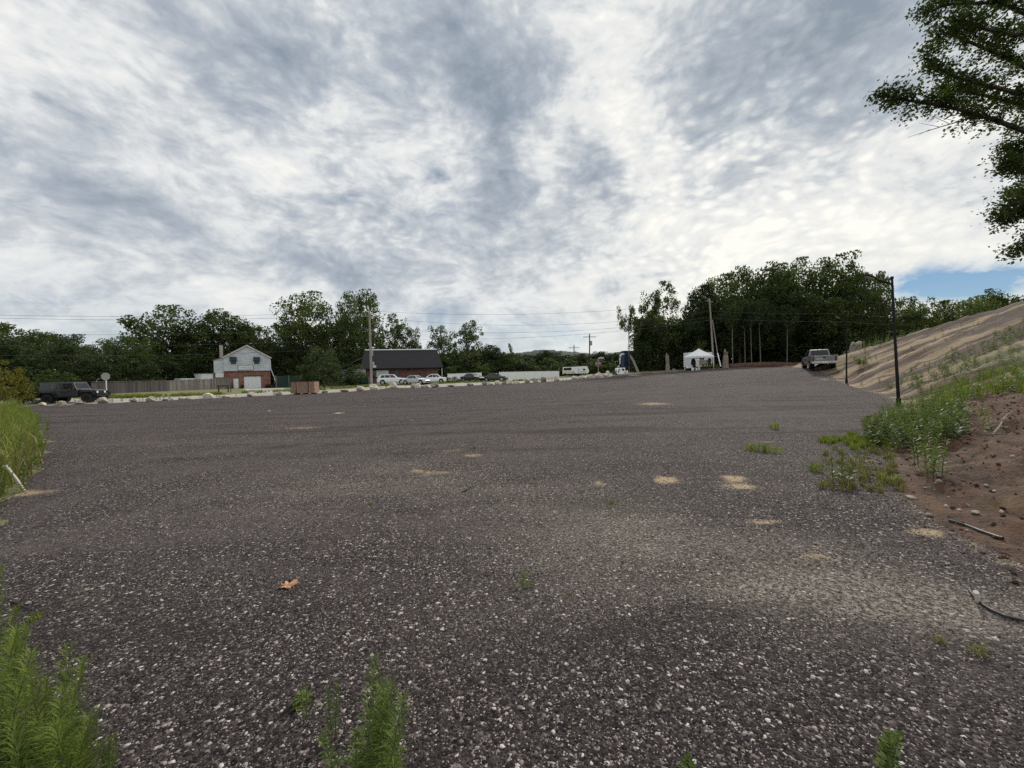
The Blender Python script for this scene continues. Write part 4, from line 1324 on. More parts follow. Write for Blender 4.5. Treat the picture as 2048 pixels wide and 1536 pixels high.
# crown above and behind, out of the frame
for c in range(120):
    v = org.normal(size=3); v /= np.linalg.norm(v)
    ctr = np.array([1.6, 0.6, 9.0]) + v * np.array([3.0, 4.6, 4.5]) * org.uniform(0.5, 1)
    if ctr[0] < 0.9:
        continue
    LC_.append(ctr + org.normal(size=(70, 3)) * 0.4)
dead = [P(1995, 236, 13.5), P(1935, 238, 13.4), P(1880, 254, 13.3), P(1815, 275, 13.2)]
dead = [d - Vector(tree.location) for d in dead]
tw.tube(dead, [0.03, 0.022, 0.014, 0.004], 5)
for a, b in (((1900, 248), (1850, 226)), ((1880, 254), (1838, 246)), ((1860, 259), (1836, 270)), ((1915, 243), (1868, 232))):
    tw.tube([P(*a, 13.3) - Vector(tree.location), P(*b, 13.2) - Vector(tree.location)], [0.010, 0.003], 4)
tr_pts = [Vector((0, 0, -0.2)), Vector((0.05, 0, 2.2)), Vector((-0.1, 0.1, 5)), Vector((0.1, 0.2, 9)), Vector((0.4, 0.4, 13))]
mb.tube(tr_pts, [0.30, 0.24, 0.19, 0.12, 0.03], 10)
C = np.concatenate(LC_)
V, Fq = leaf_quads(C, 0.115, org, 0.3, 0.55, 0.15)
M['leaf_oak'] = leaf_mat('foliage_near', (0.026, 0.040, 0.016), (0.070, 0.092, 0.034), 0.5)
mb.build('trunk', M['bark'], tree)
tw.build('twigs', M['bark'], tree)['kind'] = 'stuff'
link('crown', np_mesh('crown', V, Fq, M['leaf_oak']), tree)

# ------------------------------------------------------------------ boulders along the far edge of the lot
def rock_mesh(seed, flat=0.7):
    rng = np.random.default_rng(seed)
    import bmesh
    bm = bmesh.new()
    bmesh.ops.create_icosphere(bm, subdivisions=3, radius=1.0)
    V = np.array([v.co[:] for v in bm.verts])
    # cut by random planes for broken facets
    for _ in range(11):
        n = rng.normal(size=3); n /= np.linalg.norm(n)
        d = rng.uniform(0.55, 0.9)
        e = V @ n - d
        V -= np.maximum(e, 0)[:, None] * n
    V *= 1 + 0.10 * (vnoise(V[:, 0] * 2.3 + 9, V[:, 1] * 2.3 + V[:, 2] * 1.7 + 9, seed)[:, None] - 0.5)
    V += rng.normal(size=V.shape) * 0.012
    V /= np.abs(V).max(0)
    for v, c in zip(bm.verts, V):
        v.co = c
    me = bpy.data.meshes.new('boulder')
    bm.to_mesh(me); bm.free()
    me.materials.append(M['rock'])
    return me


ROCKS = [rock_mesh(800 + i) for i in range(9)]
BG = 'boulders lining the far edge of the lot'
bl = [  # px centre, width px, height px, tone (0 dark, 1 pale), depth offset, label
    (81, 20, 8, 0.9, 0, 'flat pale slab, leftmost boulder, behind the rear of the dark off-road car'),
    (120, 16, 11, 0.55, 0, 'mossy upright boulder before the rear wheel of the dark off-road car'),
    (157, 25, 7, 0.25, 0, 'low brown boulder before the doors of the dark off-road car'),
    (205, 23, 14, 0.5, 0, 'large tan boulder before the front wheel of the dark off-road car'),
    (266, 17, 10, 0.45, 0, 'grey boulder on its own right of the octagonal sign'),
    (300, 19, 10, 0.6, 0, 'angular boulder in front of the darker half of the plank fence'),
    (328, 13, 5, 0.4, 0, 'low dark boulder left of a small white one by the road'),
    (341, 9, 5, 1.0, 0, 'small white boulder between two low ones in front of the fence'),
    (362, 13, 5, 0.5, 0, 'low grey boulder right of the small white one'),
    (375, 12, 5, 0.7, 0, 'low pinkish boulder left of the big white mossy one'),
    (414, 22, 12, 0.95, 0, 'big white mossy boulder in front of the lighter plank fence'),
    (450, 19, 6, 0.6, 0, 'low boulder right of the big white mossy one, by the planter stand'),
    (502, 16, 9, 0.75, 0, 'peaked pale boulder in front of the garage door'),
    (556, 13, 7, 0.2, 0, 'dark small boulder just left of the plywood crate'),
    (649, 13, 5, 0.1, 0, 'dark flat boulder just right of the plywood crate'),
    (689, 17, 7, 0.55, 0, 'low mottled boulder between the crate and the utility pole'),
    (719, 18, 10, 0.7, 0, 'tan topped boulder left of the cream one before the utility pole'),
    (746, 16, 11, 1.0, 0, 'bright cream boulder in front of the utility pole foot'),
    (785, 16, 11, 0.85, 0, 'tapered pale boulder in front of the leftmost white car'),
    (785, 14, 9, 1.0, 2.2, 'white boulder standing behind the tapered one, before the leftmost white car'),
    (826, 12, 11, 0.3, 0, 'dark reddish boulder before the middle pale car'),
    (836, 10, 7, 1.0, 2.0, 'white boulder behind the dark reddish one by the front wheel of the middle car'),
    (849, 14, 5, 0.05, 0, 'dark flat boulder between the reddish and the brown one'),
    (869, 18, 9, 0.35, 0, 'brown boulder in front of the right-hand white car'),
    (904, 16, 5, 0.7, 0, 'low pale boulder in front of the round bush'),
    (940, 13, 5, 0.2, 0, 'dark low boulder in front of the left dark car'),
    (969, 11, 7, 0.1, 0, 'dark boulder in front of the gap between the dark cars'),
    (980, 10, 5, 0.9, 0, 'pale small boulder in front of the nose of the right dark car'),
    (995, 12, 9, 0.8, 0, 'pale peaked boulder under the middle of the right dark car'),
    (1007, 10, 6, 0.1, 0, 'dark boulder left of the tilted white slab'),
    (1019, 14, 9, 1.0, 0, 'tilted white slab left of the pinkish low boulder'),
    (1033, 12, 6, 0.75, 0, 'pinkish low boulder right of the tilted white slab'),
    (1054, 13, 9, 0.6, 0, 'tan boulder, first one before the long white fence'),
    (1071, 10, 7, 0.35, 0, 'brown boulder, second one before the long white fence'),
    (1087, 10, 10, 0.0, 0, 'dark pointed boulder, third one before the long white fence'),
    (1113, 13, 10, 0.65, 0, 'tan boulder at the right end of the long white fence'),
    (1148, 12, 6, 0.95, 0, 'pale boulder below the left end of the white trailer'),
    (1165, 12, 7, 0.8, 0, 'pale boulder below the right end of the white trailer'),
    (1183, 18, 10, 0.75, 0, 'wide jagged boulder left of the big white one by the stop sign'),
    (1185, 8, 6, 0.9, 1.6, 'small pinkish boulder behind the wide jagged one'),
    (1198, 13, 12, 1.0, 0, 'big white boulder at the foot of the red stop sign'),
    (1212, 12, 7, 0.95, 0, 'cream boulder right of the big white one by the stop sign'),
    (1206, 7, 6, 0.6, 1.8, 'small tan boulder behind the cream one by the stop sign'),
    (1216, 7, 10, 1.0, 2.0, 'upright pointed white stone right of the stop sign'),
]
for i, (px, w, h, tone, dz, lb) in enumerate(bl):
    z = edge_z(px) + 0.1 + dz
    b = at(px, z)
    wm = w * z / F_PX * (1 / math.hypot(1, (px - CX) / F_PX)) ** 0.9; hm = h * z / F_PX
    o = tag(link('boulder', ROCKS[i % 9], None, (b.x, b.y, b.z + hm * 0.36), i * 1.3), lb, 'boulder', BG)
    o.scale = (wm * 0.60, wm * 0.5, hm * (0.70 if i > 3 else 0.58))
    o['tone'] = float(tone)
# pale rocks by the lamp post and at the bank foot
for i, (px, py, w, h, tone, lb) in enumerate(((1822, 818, 18, 9, 0.9, 'white rounded rock beside the foot of the tall lamp post'), (1838, 817, 9, 5, 0.8, 'small rock right of the white one by the lamp post'), (2020, 762, 26, 7, 1.0, 'pale flat rock lying in the grass on the bank at the right edge'),
                                              (1877, 950, 13, 9, 0.9, 'white stone at the corner of the brown soil, upper one'), (1879, 963, 13, 8, 0.85, 'pale stone at the corner of the brown soil, lower one'), (1821, 994, 20, 6, 0.8, 'tan flat stone on the soil edge'),
                                              (1856, 1030, 16, 8, 0.75, 'grey oval stone near the buried dark pipe'), (1952, 1025, 18, 7, 0.9, 'pale oval stone right of the grey one on the soil'), (1895, 886, 10, 6, 0.9, 'small white stone high on the soil mound'), (1976, 857, 11, 5, 0.8, 'tan stone on the soil mound near the twig'),
                                              (1852, 976, 8, 4, 0.95, 'small white stone left of two pale ones on the soil edge'), (1870, 980, 5, 4, 0.95, 'tiny white stone between soil and weeds'), (2010, 855, 10, 5, 0.7, 'tan stone right of the twig on the soil mound'), (1937, 1012, 8, 5, 0.8, 'small tan stone above the pale oval one'),
                                              (1985, 910, 9, 5, 0.4, 'brown stone in the middle of the soil mound'), (171, 1181, 12, 8, 1.0, 'white pebble at left with a dark shadow side'), (57, 1206, 13, 6, 0.9, 'pale pebble at the left edge of the lot'), (538, 823, 7, 4, 1.0, 'white stone alone far out on the left of the lot'), (675, 827, 14, 3, 0.9, 'pale flat stone on the lot below the conifer'), (748, 1139, 8, 7, 1.0, 'bright white pebble right of and above the brown leaf'))):
    g = G(px, py + h * 0.3)
    d = (g - Vector((0, 0, CAM_H))).length
    k = g.y / F_PX if g.y > 0 else d / F_PX
    o = tag(link('stone', ROCKS[(i * 2) % 9], None, (g.x, g.y, g.z + h * k * 0.3), i * 0.9), lb, 'stone', 'loose stones')
    o.scale = (w * k * 0.5, w * k * 0.42, h * k * 0.55)
    o['tone'] = float(tone)


# ------------------------------------------------------------------ gravel chips close to the camera
def chips(name, n, zlo, zhi, smin, smax, pale, seed, label):
    rng = np.random.default_rng(seed)
    z = np.sqrt(rng.uniform(zlo ** 2, zhi ** 2, n))
    x = rng.uniform(-1.42, 1.42, n) * z
    keep = inside(x - np.abs(rng.normal(size=n)) * 0.10 * np.sign(x), z, LOT) & (rng.uniform(0, 1, n) < np.clip((zhi - z) / (zhi - zlo) * 1.6, 0, 1))
    x, z = x[keep], z[keep]; n = len(x)
    a = rng.uniform(smin, smax, n) * rng.choice([0.7, 1.0, 1.0, 1.35], n); b = a * rng.uniform(0.55, 0.95, n); c = a * rng.uniform(0.35, 0.75, n)
    base = np.array([(1, 0, 0), (0, 1, 0), (-1, 0, 0), (0, -1, 0), (0.1, 0.1, 1), (0, 0, -1)], float)
    V = base[None] * np.stack([a, b, c], -1)[:, None, :] * rng.uniform(0.7, 1.2, (n, 6, 1))
    t = rng.uniform(-0.5, 0.5, n); cz, sz = np.cos(t)[:, None], np.sin(t)[:, None]
    V[:, :, 1], V[:, :, 2] = V[:, :, 1] * cz - V[:, :, 2] * sz, V[:, :, 1] * sz + V[:, :, 2] * cz
    t = rng.uniform(0, 6.28, n); cz, sz = np.cos(t)[:, None], np.sin(t)[:, None]
    V[:, :, 0], V[:, :, 1] = V[:, :, 0] * cz - V[:, :, 1] * sz, V[:, :, 0] * sz + V[:, :, 1] * cz
    hh = H(x, z)
    V += np.stack([x, z, hh + c * 0.25], -1)[:, None, :]
    tri = np.array([(0, 1, 4), (1, 2, 4), (2, 3, 4), (3, 0, 4), (1, 0, 5), (2, 1, 5), (3, 2, 5), (0, 3, 5)])
    Fq = (tri[None] + (np.arange(n) * 6)[:, None, None]).reshape(-1, 3)
    du = dustf(x, z)
    u = rng.uniform(0, 1, n) + du * 0.16 * (rng.uniform(0, 1, n) < 0.9)
    u = np.where(u > 1, rng.uniform(1 - pale, 1 - pale * 0.12, n), u)
    col = np.zeros((n, 4)); col[:, 3] = 1
    g = rng.uniform(0.018, 0.074, n)
    g = g * (1 + 1.2 * du)
    col[:, :3] = g[:, None] * np.array([1.0, 0.90, 0.94])
    m = u < 0.22; col[m, :3] = g[m, None] * np.array([1.25, 0.93, 0.82])
    m = u > 1 - pale; col[m, :3] = rng.uniform(0.22, 0.56, m.sum())[:, None] * np.array([1.0, 0.94, 0.87])
    m = u > 1 - pale * 0.12; col[m, :3] = rng.uniform(0.3, 0.42, m.sum())[:, None] * np.array([1.0, 0.74, 0.52])
    me = np_mesh(name, V.reshape(-1, 3), Fq, M['chip'], False, dict(chip=col.repeat(6, 0)))
    return tag(link(name, me), label, 'gravel', kind='stuff')


def m_chip():
    m, nt, out = new_mat('gravel_chip')
    bsdf(nt, out, Base_Color=attr(nt, 'chip').outputs['Color'], Roughness=0.9).inputs['Specular IOR Level'].default_value = 0.2
    return m


M['chip'] = m_chip()
chips('gravel', 85000, 1.25, 4.6, 0.0026, 0.0063, 0.075, 91, 'loose charcoal gravel with pale chips nearest the camera')
chips('gravel', 60000, 3.0, 10.5, 0.0050, 0.0100, 0.11, 92, 'loose charcoal gravel with pale chips in the middle of the lot')
chips('gravel', 8000, 1.3, 14.0, 0.0038, 0.0086, 0.85, 93, 'scattered larger pale chips over the lot')

# ------------------------------------------------------------------ small things on the lot
# dry oak leaf
g = G(572, 1174)
ol = []
for k in range(56):
    a = 2 * math.pi * k / 56
    r = 0.060 * (0.76 + 0.24 * math.cos(a * 7 + 0.6)) * (1 + 0.3 * math.cos(a) + 0.12 * math.sin(a * 2))
    ol.append((math.cos(a) * r * 1.2, math.sin(a) * r * 1.1, 0.010 + 0.006 * math.sin(a * 3 + 1) + 0.006 * math.cos(a * 7)))
mb = MB(); mb.add([(0, 0, 0.008)] + ol, [(0, i + 1, (i + 1) % 56 + 1) for i in range(56)])
lf = thing('fallen_leaf', 'dry orange-brown lobed leaf lying on the gravel', 'leaf', (g.x, g.y, g.z + 0.006), 0.3)
bl_ = mb.build('blade', M['brown_leaf'], lf)
md = bl_.modifiers.new('thick', 'SOLIDIFY'); md.thickness = 0.0015
MB().tube([(0.05, 0, 0.012), (0.095, 0.012, 0.008), (0.125, 0.03, 0.004)], [0.0025, 0.002, 0.0015], 5).build('stalk', M['ply_dark'], lf)
# white pipe leaning in the grass at left
a = G(50, 981); b = P(10, 931, a.y * 0.97)
o = thing('pipe', 'thin white plastic pipe leaning out of the grass at the left edge', 'pipe', tuple(a))
MB().tube([(0, 0, -0.03), tuple((b - a) * 0.5), tuple(b - a)], 0.021, 10).build('tube', M['pvc'], o)
MB().tube([tuple((b - a) * 0.985), tuple((b - a) * 1.0)], 0.026, 10).build('collar', M['pvc'], o)
# black hose at the lower right with a pale end piece
hp = [G(x, y) for x, y in ((1940, 1188), (1952, 1200), (1966, 1214), (1985, 1226), (2010, 1237), (2048, 1246), (2100, 1252), (2180, 1246))]
o = thing('hose', 'black hose lying on the gravel at the lower right edge', 'hose', tuple(hp[0]))
MB().tube([tuple(p - hp[0] + Vector((0, 0, 0.014 + 0.008 * (i == 0)))) for i, p in enumerate(hp)], 0.011, 8).build('tube', M['hose'], o)
e = G(1957, 1206); e2 = P(1952, 1187, e.y * 0.995)
MB().tube([tuple(e - hp[0]), tuple(e2 - hp[0] + Vector((0, 0, 0.01)))], [0.012, 0.014], 8).build('end_piece', M['pvc'], o)
hp = [G(x, y) for x, y in ((1898, 1043), (1930, 1052), (1965, 1066), (2000, 1078))]
o = thing('pipe', 'dark pipe half buried in the brown soil at right', 'pipe', tuple(hp[0]))
MB().tube([tuple(p - hp[0] + Vector((0, 0, 0.01))) for p in hp], 0.016, 8).build('tube', M['hose'], o)
MB().tube([tuple(hp[-1] - hp[0] + Vector((0, 0, 0.01))), tuple((hp[-1] - hp[0]) * 1.04 + Vector((0, 0, 0.008)))], 0.021, 8).build('coupling', M['hose'], o)
for i, (a, b, r, lb) in enumerate((((1985, 872), (2023, 825), 0.018, 'bare crooked branch lying on the soil mound at right'), ((1925, 925), (1965, 905), 0.01, 'thin dark root lying across the soil mound'), ((1540, 1420), (1600, 1450), 0.006, 'thin dark twig on the gravel at lower right'), ((25, 1205), (70, 1222), 0.006, 'dark twig at the left edge above the grass tuft'), ((925, 985), (950, 975), 0.012, 'short dark root in the middle of the lot'))):
    A, B = G(*a), G(*b)
    o = thing('branch', lb, 'branch', tuple(A))
    d = B - A
    MB().tube([(0, 0, r), tuple(d * 0.3 + Vector((0.02, 0, r * 2))), tuple(d * 0.65 + Vector((-0.03, 0, r * 2.5))), tuple(d + Vector((0, 0, r)))], [r, r * 0.9, r * 0.7, r * 0.3], 6).build('stem', M['dead_wood'] if i == 0 else M['bark'], o)
    MB().tube([tuple(d * 0.5 + Vector((0, 0, r * 2))), tuple(d * 0.6 + Vector((r * 8, r * 4, r * 4)))], [r * 0.5, r * 0.2], 5).build('twig', M['dead_wood'] if i == 0 else M['bark'], o)


# ------------------------------------------------------------------ lamp posts at the bank foot
def lamp_post(px, base_y, z, top_px, top_y, arm_px, arm_y, label):
    b = at(px, z, base_y)
    t = P(top_px, top_y, z); e = P(arm_px, arm_y, z * 0.99)
    o = thing('lamp_post', label, 'lamp post', tuple(b))
    L = lambda p: tuple(p - b)
    MB().tube([(0, 0, -0.2), (0, 0, 0.34)], [0.09, 0.078], 10).build('base_sleeve', M['black_metal'], o)
    MB().tube([(0, 0, 0.3), L(b.lerp(t, 0.5)), L(t)], [0.058, 0.047, 0.038], 10).build('pole', M['black_metal'], o)
    MB().tube([L(t), L(t + Vector((0, 0, 0.10)))], [0.055, 0.055], 10).build('cap', M['black_metal'], o)
    s = t + (b - t).normalized() * 0.22
    MB().tube([L(s), L(s.lerp(e, 0.55)), L(s.lerp(e, 0.72))], [0.032, 0.028, 0.026], 8).build('arm', M['black_metal'], o)
    d = (e - s).normalized(); c = s.lerp(e, 0.84)
    rz = math.atan2(d.y, d.x); el = math.asin(d.z)
    hd = MB().box(L(c), ((e - s).length * 0.36, 0.20, 0.055), rz, (0, -el)).build('lamp_head', M['black_metal'], o, bevel=0.015)
    MB().box(L(c + Vector((0, 0, -0.035))), ((e - s).length * 0.28, 0.15, 0.012), rz, (0, -el)).build('lens', M['lantern'], hd)
    return o


lamp_post(1797, 813, 15.6, 1784, 558, 1730, 551, 'tall black lamp post with an arm to the left at the bank foot')
lamp_post(1693, 767, 30.0, 1693.5, 640, 1672, 632, 'smaller black lamp post farther off, near the grey pickup truck')


# ------------------------------------------------------------------ utility poles and wires
def wire(label, pts, sag=0.0, r=0.022, group='overhead wires'):
    out = []
    for (a, b) in zip(pts[:-1], pts[1:]):
        for i in range(14):
            t = i / 14
            out.append(a.lerp(b, t) - Vector((0, 0, sag * 4 * t * (1 - t))))
    out.append(pts[-1])
    o0 = out[0]
    mb = MB().tube([tuple(p - o0) for p in out], r, 5)
    return tag(mb.build('power_line', M['wire'], None, tuple(o0)), label, 'wire', group)


ub = at(743, 57.5, 768)
ut = P(738.5, 620, 57.5)
o = thing('utility_pole', 'tall weathered wooden utility pole left of the brick building', 'utility pole', tuple(ub))
L = lambda p: tuple(p - ub)
MB().tube([(0, 0, -0.3), L(ub.lerp(ut, 0.5)), L(ut)], [0.18, 0.155, 0.125], 10).build('pole', M['pole_wood'], o)
ca = P(738.8, 632.5, 57.4)
arm_d = Vector((0.9, 0.42, -0.02)).normalized()
MB().box(L(ca), (2.4, 0.10, 0.12), math.atan2(arm_d.y, arm_d.x)).build('crossarm', M['pole_wood'], o)
for s in (-1.05, -0.5, 0.5, 1.05):
    p = ca + arm_d * s
    MB().tube([L(p + Vector((0, 0, 0.05))), L(p + Vector((0, 0, 0.16))), L(p + Vector((0, 0, 0.24)))], [0.03, 0.055, 0.035], 7).build('insulator', M['clear_lens'], o)
for x, y, w, h in ((744.5, 706, 0.22, 0.9), (746, 727, 0.35, 0.5)):
    p = P(x, y, 57.2)
    MB().tube([L(p + Vector((0, 0, -h / 2))), L(p + Vector((0, 0, h / 2)))], w / 2, 9).build('transformer', M['grey_metal'], o)
p = P(749, 733, 57.1)
MB().box(L(p), (0.45, 0.2, 0.32), 0.4).build('junction_box', M['sign_green'], o)
a0 = P(739.5, 649, 57.4); a1 = P(752, 644, 57.0); a2 = P(760, 643.5, 56.6)
la = MB().tube([L(a0), L(a1), L(a2)], [0.03, 0.028, 0.025], 7).build('lamp_arm', M['grey_metal'], o)
MB().box(L(P(757, 644, 56.8)), (0.6, 0.22, 0.12), 0.2).build('lamp_head', M['sign_white'], la)
# leaning pole by the canopy with its brace
lb_ = at(1428, 60.5, 736)
lt = P(1419, 597, 60.5)
o2 = thing('utility_pole', 'leaning wooden utility pole right of the white canopy', 'utility pole', tuple(lb_))
L2 = lambda p: tuple(p - lb_)
MB().tube([(0, 0, -0.3), L2(lb_.lerp(lt, 0.5)), L2(lt)], [0.15, 0.13, 0.10], 9).build('pole', M['pole_wood'], o2)
cb = P(1419.5, 603, 60.4)
MB().box(L2(cb), (2.2, 0.1, 0.12), 0.7).build('crossarm', M['pole_wood'], o2)
for k, (a, b, m, c_) in enumerate((((1425, 640), (1435, 706), 'pole_wood', 0.06), ((1435, 706), (1441.5, 733), 'white_plastic', 0.085))):
    MB().tube([L2(P(*a, 60.2)), L2(P(*b, 59.6 - 0.2 * k))], c_, 7).build('guy_brace' if k == 0 else 'guy_guard', M[m], o2)
# far poles in the middle
for px, top, bot, z, aw, lb in ((1179, 668, 735, 120, 2.6, 'distant utility pole standing out against the pale sky above the trailer'), (1148, 690, 735, 130, 2.2, 'distant pale utility pole left of the one against the sky')):
    fb = at(px, z, bot)
    ft = P(px, top, z)
    o = thing('utility_pole', lb, 'utility pole', tuple(fb))
    MB().tube([(0, 0, -0.2), tuple(ft - fb)], [0.22, 0.17], 8).build('pole', M['bark'] if px > 1170 else M['pole_wood'], o)
    MB().box(tuple(ft - fb - Vector((0, 0, 0.9))), (aw + 1.6, 0.12, 0.16), 0.2).build('crossarm', M['bark'] if px > 1170 else M['pole_wood'], o)
    MB().tube([tuple(ft - fb + Vector((0.4, -0.3, -3.6))), tuple(ft - fb + Vector((0.4, -0.3, -2.2)))], 0.32, 8).build('transformer', M['grey_metal'], o)
W = [
    ('topmost wire running left from the wooden utility pole', [(-120, 628, 40), (738, 622, 57.4)], 0.5), ('second wire running left from the pole, just under the topmost', [(-120, 633, 40.5), (738, 628, 57.6)], 0.6),
    ('third wire running left, crossing the tall trees behind the fence', [(-120, 667, 40), (740, 655, 57.4)], 0.5), ('fourth wire running left, passing above the white house chimney', [(-120, 690, 40), (741, 676, 57.3)], 0.5),
    ('lowest heavy wire running left, crossing the gable of the white house', [(-120, 709, 40), (741, 693, 57.3)], 0.6),
    ('topmost wire running right from the wooden pole to the leaning pole', [(738, 622, 57.4), (1420, 602, 60.5)], 1.2), ('second wire running right to the leaning pole', [(740, 634, 57.4), (1420, 622, 60.4)], 1.7),
    ('third wire running right to the leaning pole', [(741, 655, 57.3), (1421, 634, 60.4)], 1.5), ('lowest wire running right, above the white fence', [(741, 676, 57.3), (1422, 640, 60.4)], 1.2),
    ('upper wire from the leaning pole to the right through the grove', [(1420, 622, 60.4), (1694, 627, 50), (1830, 632, 48)], 0.2), ('lower wire from the leaning pole to the right through the grove', [(1422, 636, 60.4), (1694, 643, 50), (1830, 648, 48)], 0.2),
]
for lb, pts, sag in W:
    wire(lb, [P(*p) for p in pts], sag, 0.015)

crg = np.random.default_rng(44)
n_ = 9000
bx_ = crg.uniform(3.5, 16, n_ * 3); by_ = crg.uniform(1.5, 13.5, n_ * 3)
s_, u_ = poly_dist(bx_, by_, BANK)
k_ = (s_ > -0.35) & (s_ < 7)
bx_, by_ = bx_[k_][:n_], by_[k_][:n_]; n_ = len(bx_)
hz_ = H(bx_, by_)
r_ = (0.006 + 0.026 * crg.uniform(0, 1, n_) ** 5) * (0.6 + by_ / 10)
base = np.array([(1, 0, 0), (0, 1, 0), (-1, 0, 0), (0, -1, 0), (0.1, 0.1, 0.8), (0, 0, -0.8)], float)
V = base[None] * r_[:, None, None] * crg.uniform(0.6, 1.3, (n_, 6, 3)) + np.stack([bx_, by_, hz_ + r_ * 0.2], -1)[:, None, :]
tri = np.array([(0, 1, 4), (1, 2, 4), (2, 3, 4), (3, 0, 4), (1, 0, 5), (2, 1, 5), (3, 2, 5), (0, 3, 5)])
Fq = (tri[None] + (np.arange(n_) * 6)[:, None, None]).reshape(-1, 3)
col = np.ones((n_, 4)); g_ = crg.uniform(0.035, 0.12, n_); col[:, :3] = g_[:, None] * np.array([1.1, 0.60, 0.38])
m_ = crg.uniform(0, 1, n_) < 0.09; col[m_, :3] = crg.uniform(0.3, 0.55, m_.sum())[:, None] * np.array([1, 0.86, 0.72])
tag(link('soil_clods', np_mesh('soil_clods', V.reshape(-1, 3), Fq, M['chip'], False, dict(chip=col.repeat(6, 0)))), 'crumbled brown soil clods and pebbles on the cut earth at right', 'soil', kind='stuff')

# ------------------------------------------------------------------ white house with brick ground floor
hb = at(497, 73, 776)
to_cam = Vector((-hb.x, -hb.y, 0)).normalized()
rzH = math.atan2(to_cam.x, -to_cam.y)          # local -y faces the camera
ho = thing('house', 'white gabled house with brick ground floor, green awnings and garage door', 'house', (hb.x, hb.y, hb.z), rzH)
Wd, EAV, APX, BELT, DEP = 7.2, 5.95, 8.15, 3.25, 9.0
x0 = -Wd / 2
mb = MB(); mb.b2(x0, x0 + 1.3, 0, DEP, -0.3, BELT); mb.b2(x0 + 2.13, x0 + 2.9, 0, DEP, -0.3, BELT); mb.b2(x0 + 5.66, -x0, 0, DEP, -0.3, BELT)
mb.b2(x0 + 1.3, x0 + 2.13, 0, DEP, 1.95, BELT); mb.b2(x0 + 2.9, x0 + 5.66, 0, DEP, 2.3, BELT)
mb.build('brick_wall', M['brick'], ho)
mb = MB(); mb.prism([(x0 - 0.03, BELT + 0.01), (-x0 + 0.03, BELT + 0.01), (-x0 + 0.03, EAV), (0, APX), (x0 - 0.03, EAV)], -0.06, DEP)
wall = mb.build('siding_wall', M['siding'], ho)
MB().b2(x0 - 0.08, -x0 + 0.08, -0.12, -0.064, BELT - 0.10, BELT + 0.10).build('belt_trim', M['ply_dark'], ho)
sl = math.hypot(Wd / 2 + 0.25, (APX - EAV))
for sgn, nm in ((-1, 'roof_slope'), (1, 'roof_slope')):
    ex = sgn * (Wd / 2 + 0.28); ez = EAV - 0.17
    q = [(0, -0.35, APX + 0.02), (0, DEP + 0.3, APX + 0.02), (ex, DEP + 0.3, ez), (ex, -0.35, ez)]
    if sgn > 0:
        q = q[::-1]
    MB().slab(q, 0.14).build(nm, M['roof_red'], ho)
    MB().tube([(0.0, -0.37, APX - 0.03), (ex, -0.37, ez - 0.05)], 0.075, 4).build('rake_trim', M['white_paint'], ho)
d = MB().b2(x0 + 1.33, x0 + 2.10, 0.06, 0.14, 0.0, 1.93).build('door', M['white_paint'], ho)
MB().box((x0 + 2.0, 0.03, 1.0), (0.05, 0.08, 0.05)).build('handle', M['black_metal'], d)
gd = MB().b2(x0 + 2.93, x0 + 5.63, 0.10, 0.16, 0.0, 2.28).build('garage_door', M['white_paint'], ho)
for k in range(4):
    for j in range(4):
        MB().b2(x0 + 2.99 + j * 0.665, x0 + 3.58 + j * 0.665, 0.07, 0.098, 0.06 + k * 0.56, 0.52 + k * 0.56).build('panel', M['white_paint'], gd)
MB().b2(x0 + 2.75, x0 + 5.8, -0.07, 0.02, 2.31, 2.5).build('lintel', M['ply_dark'], ho)
for xa in (x0 + 0.9, x0 + 4.52):
    w = MB().b2(xa + 0.14, xa + 0.92, -0.10, -0.058, 4.55, 5.75).build('window', M['glass_dark'], ho)
    MB().b2(xa + 0.06, xa + 1.0, -0.12, -0.062, 4.44, 4.54).build('sill', M['white_paint'], w)
    mb = MB(); mb.prism([(0, 0), (0, 0.85), (-0.12, 0.85), (-0.72, 0.18), (-0.72, 0.0)], 0, 1.06)
    aw = mb.build('awning', M['awning'], ho, (xa + 1.06, -0.07, 5.12), math.pi / 2)
sg = MB().b2(x0 + 2.12, x0 + 4.45, -0.13, -0.066, 3.55, 4.38).build('sign_board', M['sign_white'], ho)
mb = MB()
for (a, b, c, d_) in ((x0 + 2.06, x0 + 4.51, 4.38, 4.45), (x0 + 2.06, x0 + 4.51, 3.48, 3.55), (x0 + 2.06, x0 + 2.12, 3.55, 4.38), (x0 + 4.45, x0 + 4.51, 3.55, 4.38)):
    MB().b2(a, b, -0.15, -0.066, c, d_).build('frame', M['roof_grey'], sg)
# two faint illegible lines of lettering on the board
srg = random.Random(4)
for z, h, xa, xb in ((4.0, 0.17, x0 + 2.35, x0 + 4.22), (3.74, 0.10, x0 + 2.8, x0 + 4.1)):
    x = xa
    while x < xb:
        w = srg.uniform(0.06, 0.14)
        MB().b2(x, x + w, -0.137, -0.131, z - h / 2, z + h / 2 * srg.uniform(0.5, 1)).build('letter', M['ink'], sg)
        x += w + srg.uniform(0.03, 0.08) + (0.1 if srg.random() < 0.15 else 0)
MB().b2(x0 - 0.62, x0 - 0.12, 1.2, 1.8, 3.0, 8.2).build('chimney', M['concrete'], ho)
mb = MB(); mb.prism([(x0 - 1.5, BELT - 0.2), (x0 - 0.04, BELT - 0.2), (x0 - 0.04, 5.85), (x0 - 1.5, 5.35)], 0.25, 4.5)
mb.build('side_wing_wall', M['siding'], ho)
MB().slab([(x0 - 1.62, 0.1, 5.32), (x0 + 0.0, 0.1, 5.88), (x0 + 0.0, 4.6, 5.88), (x0 - 1.62, 4.6, 5.32)], 0.12).build('side_wing_roof', M['roof_red'], ho)
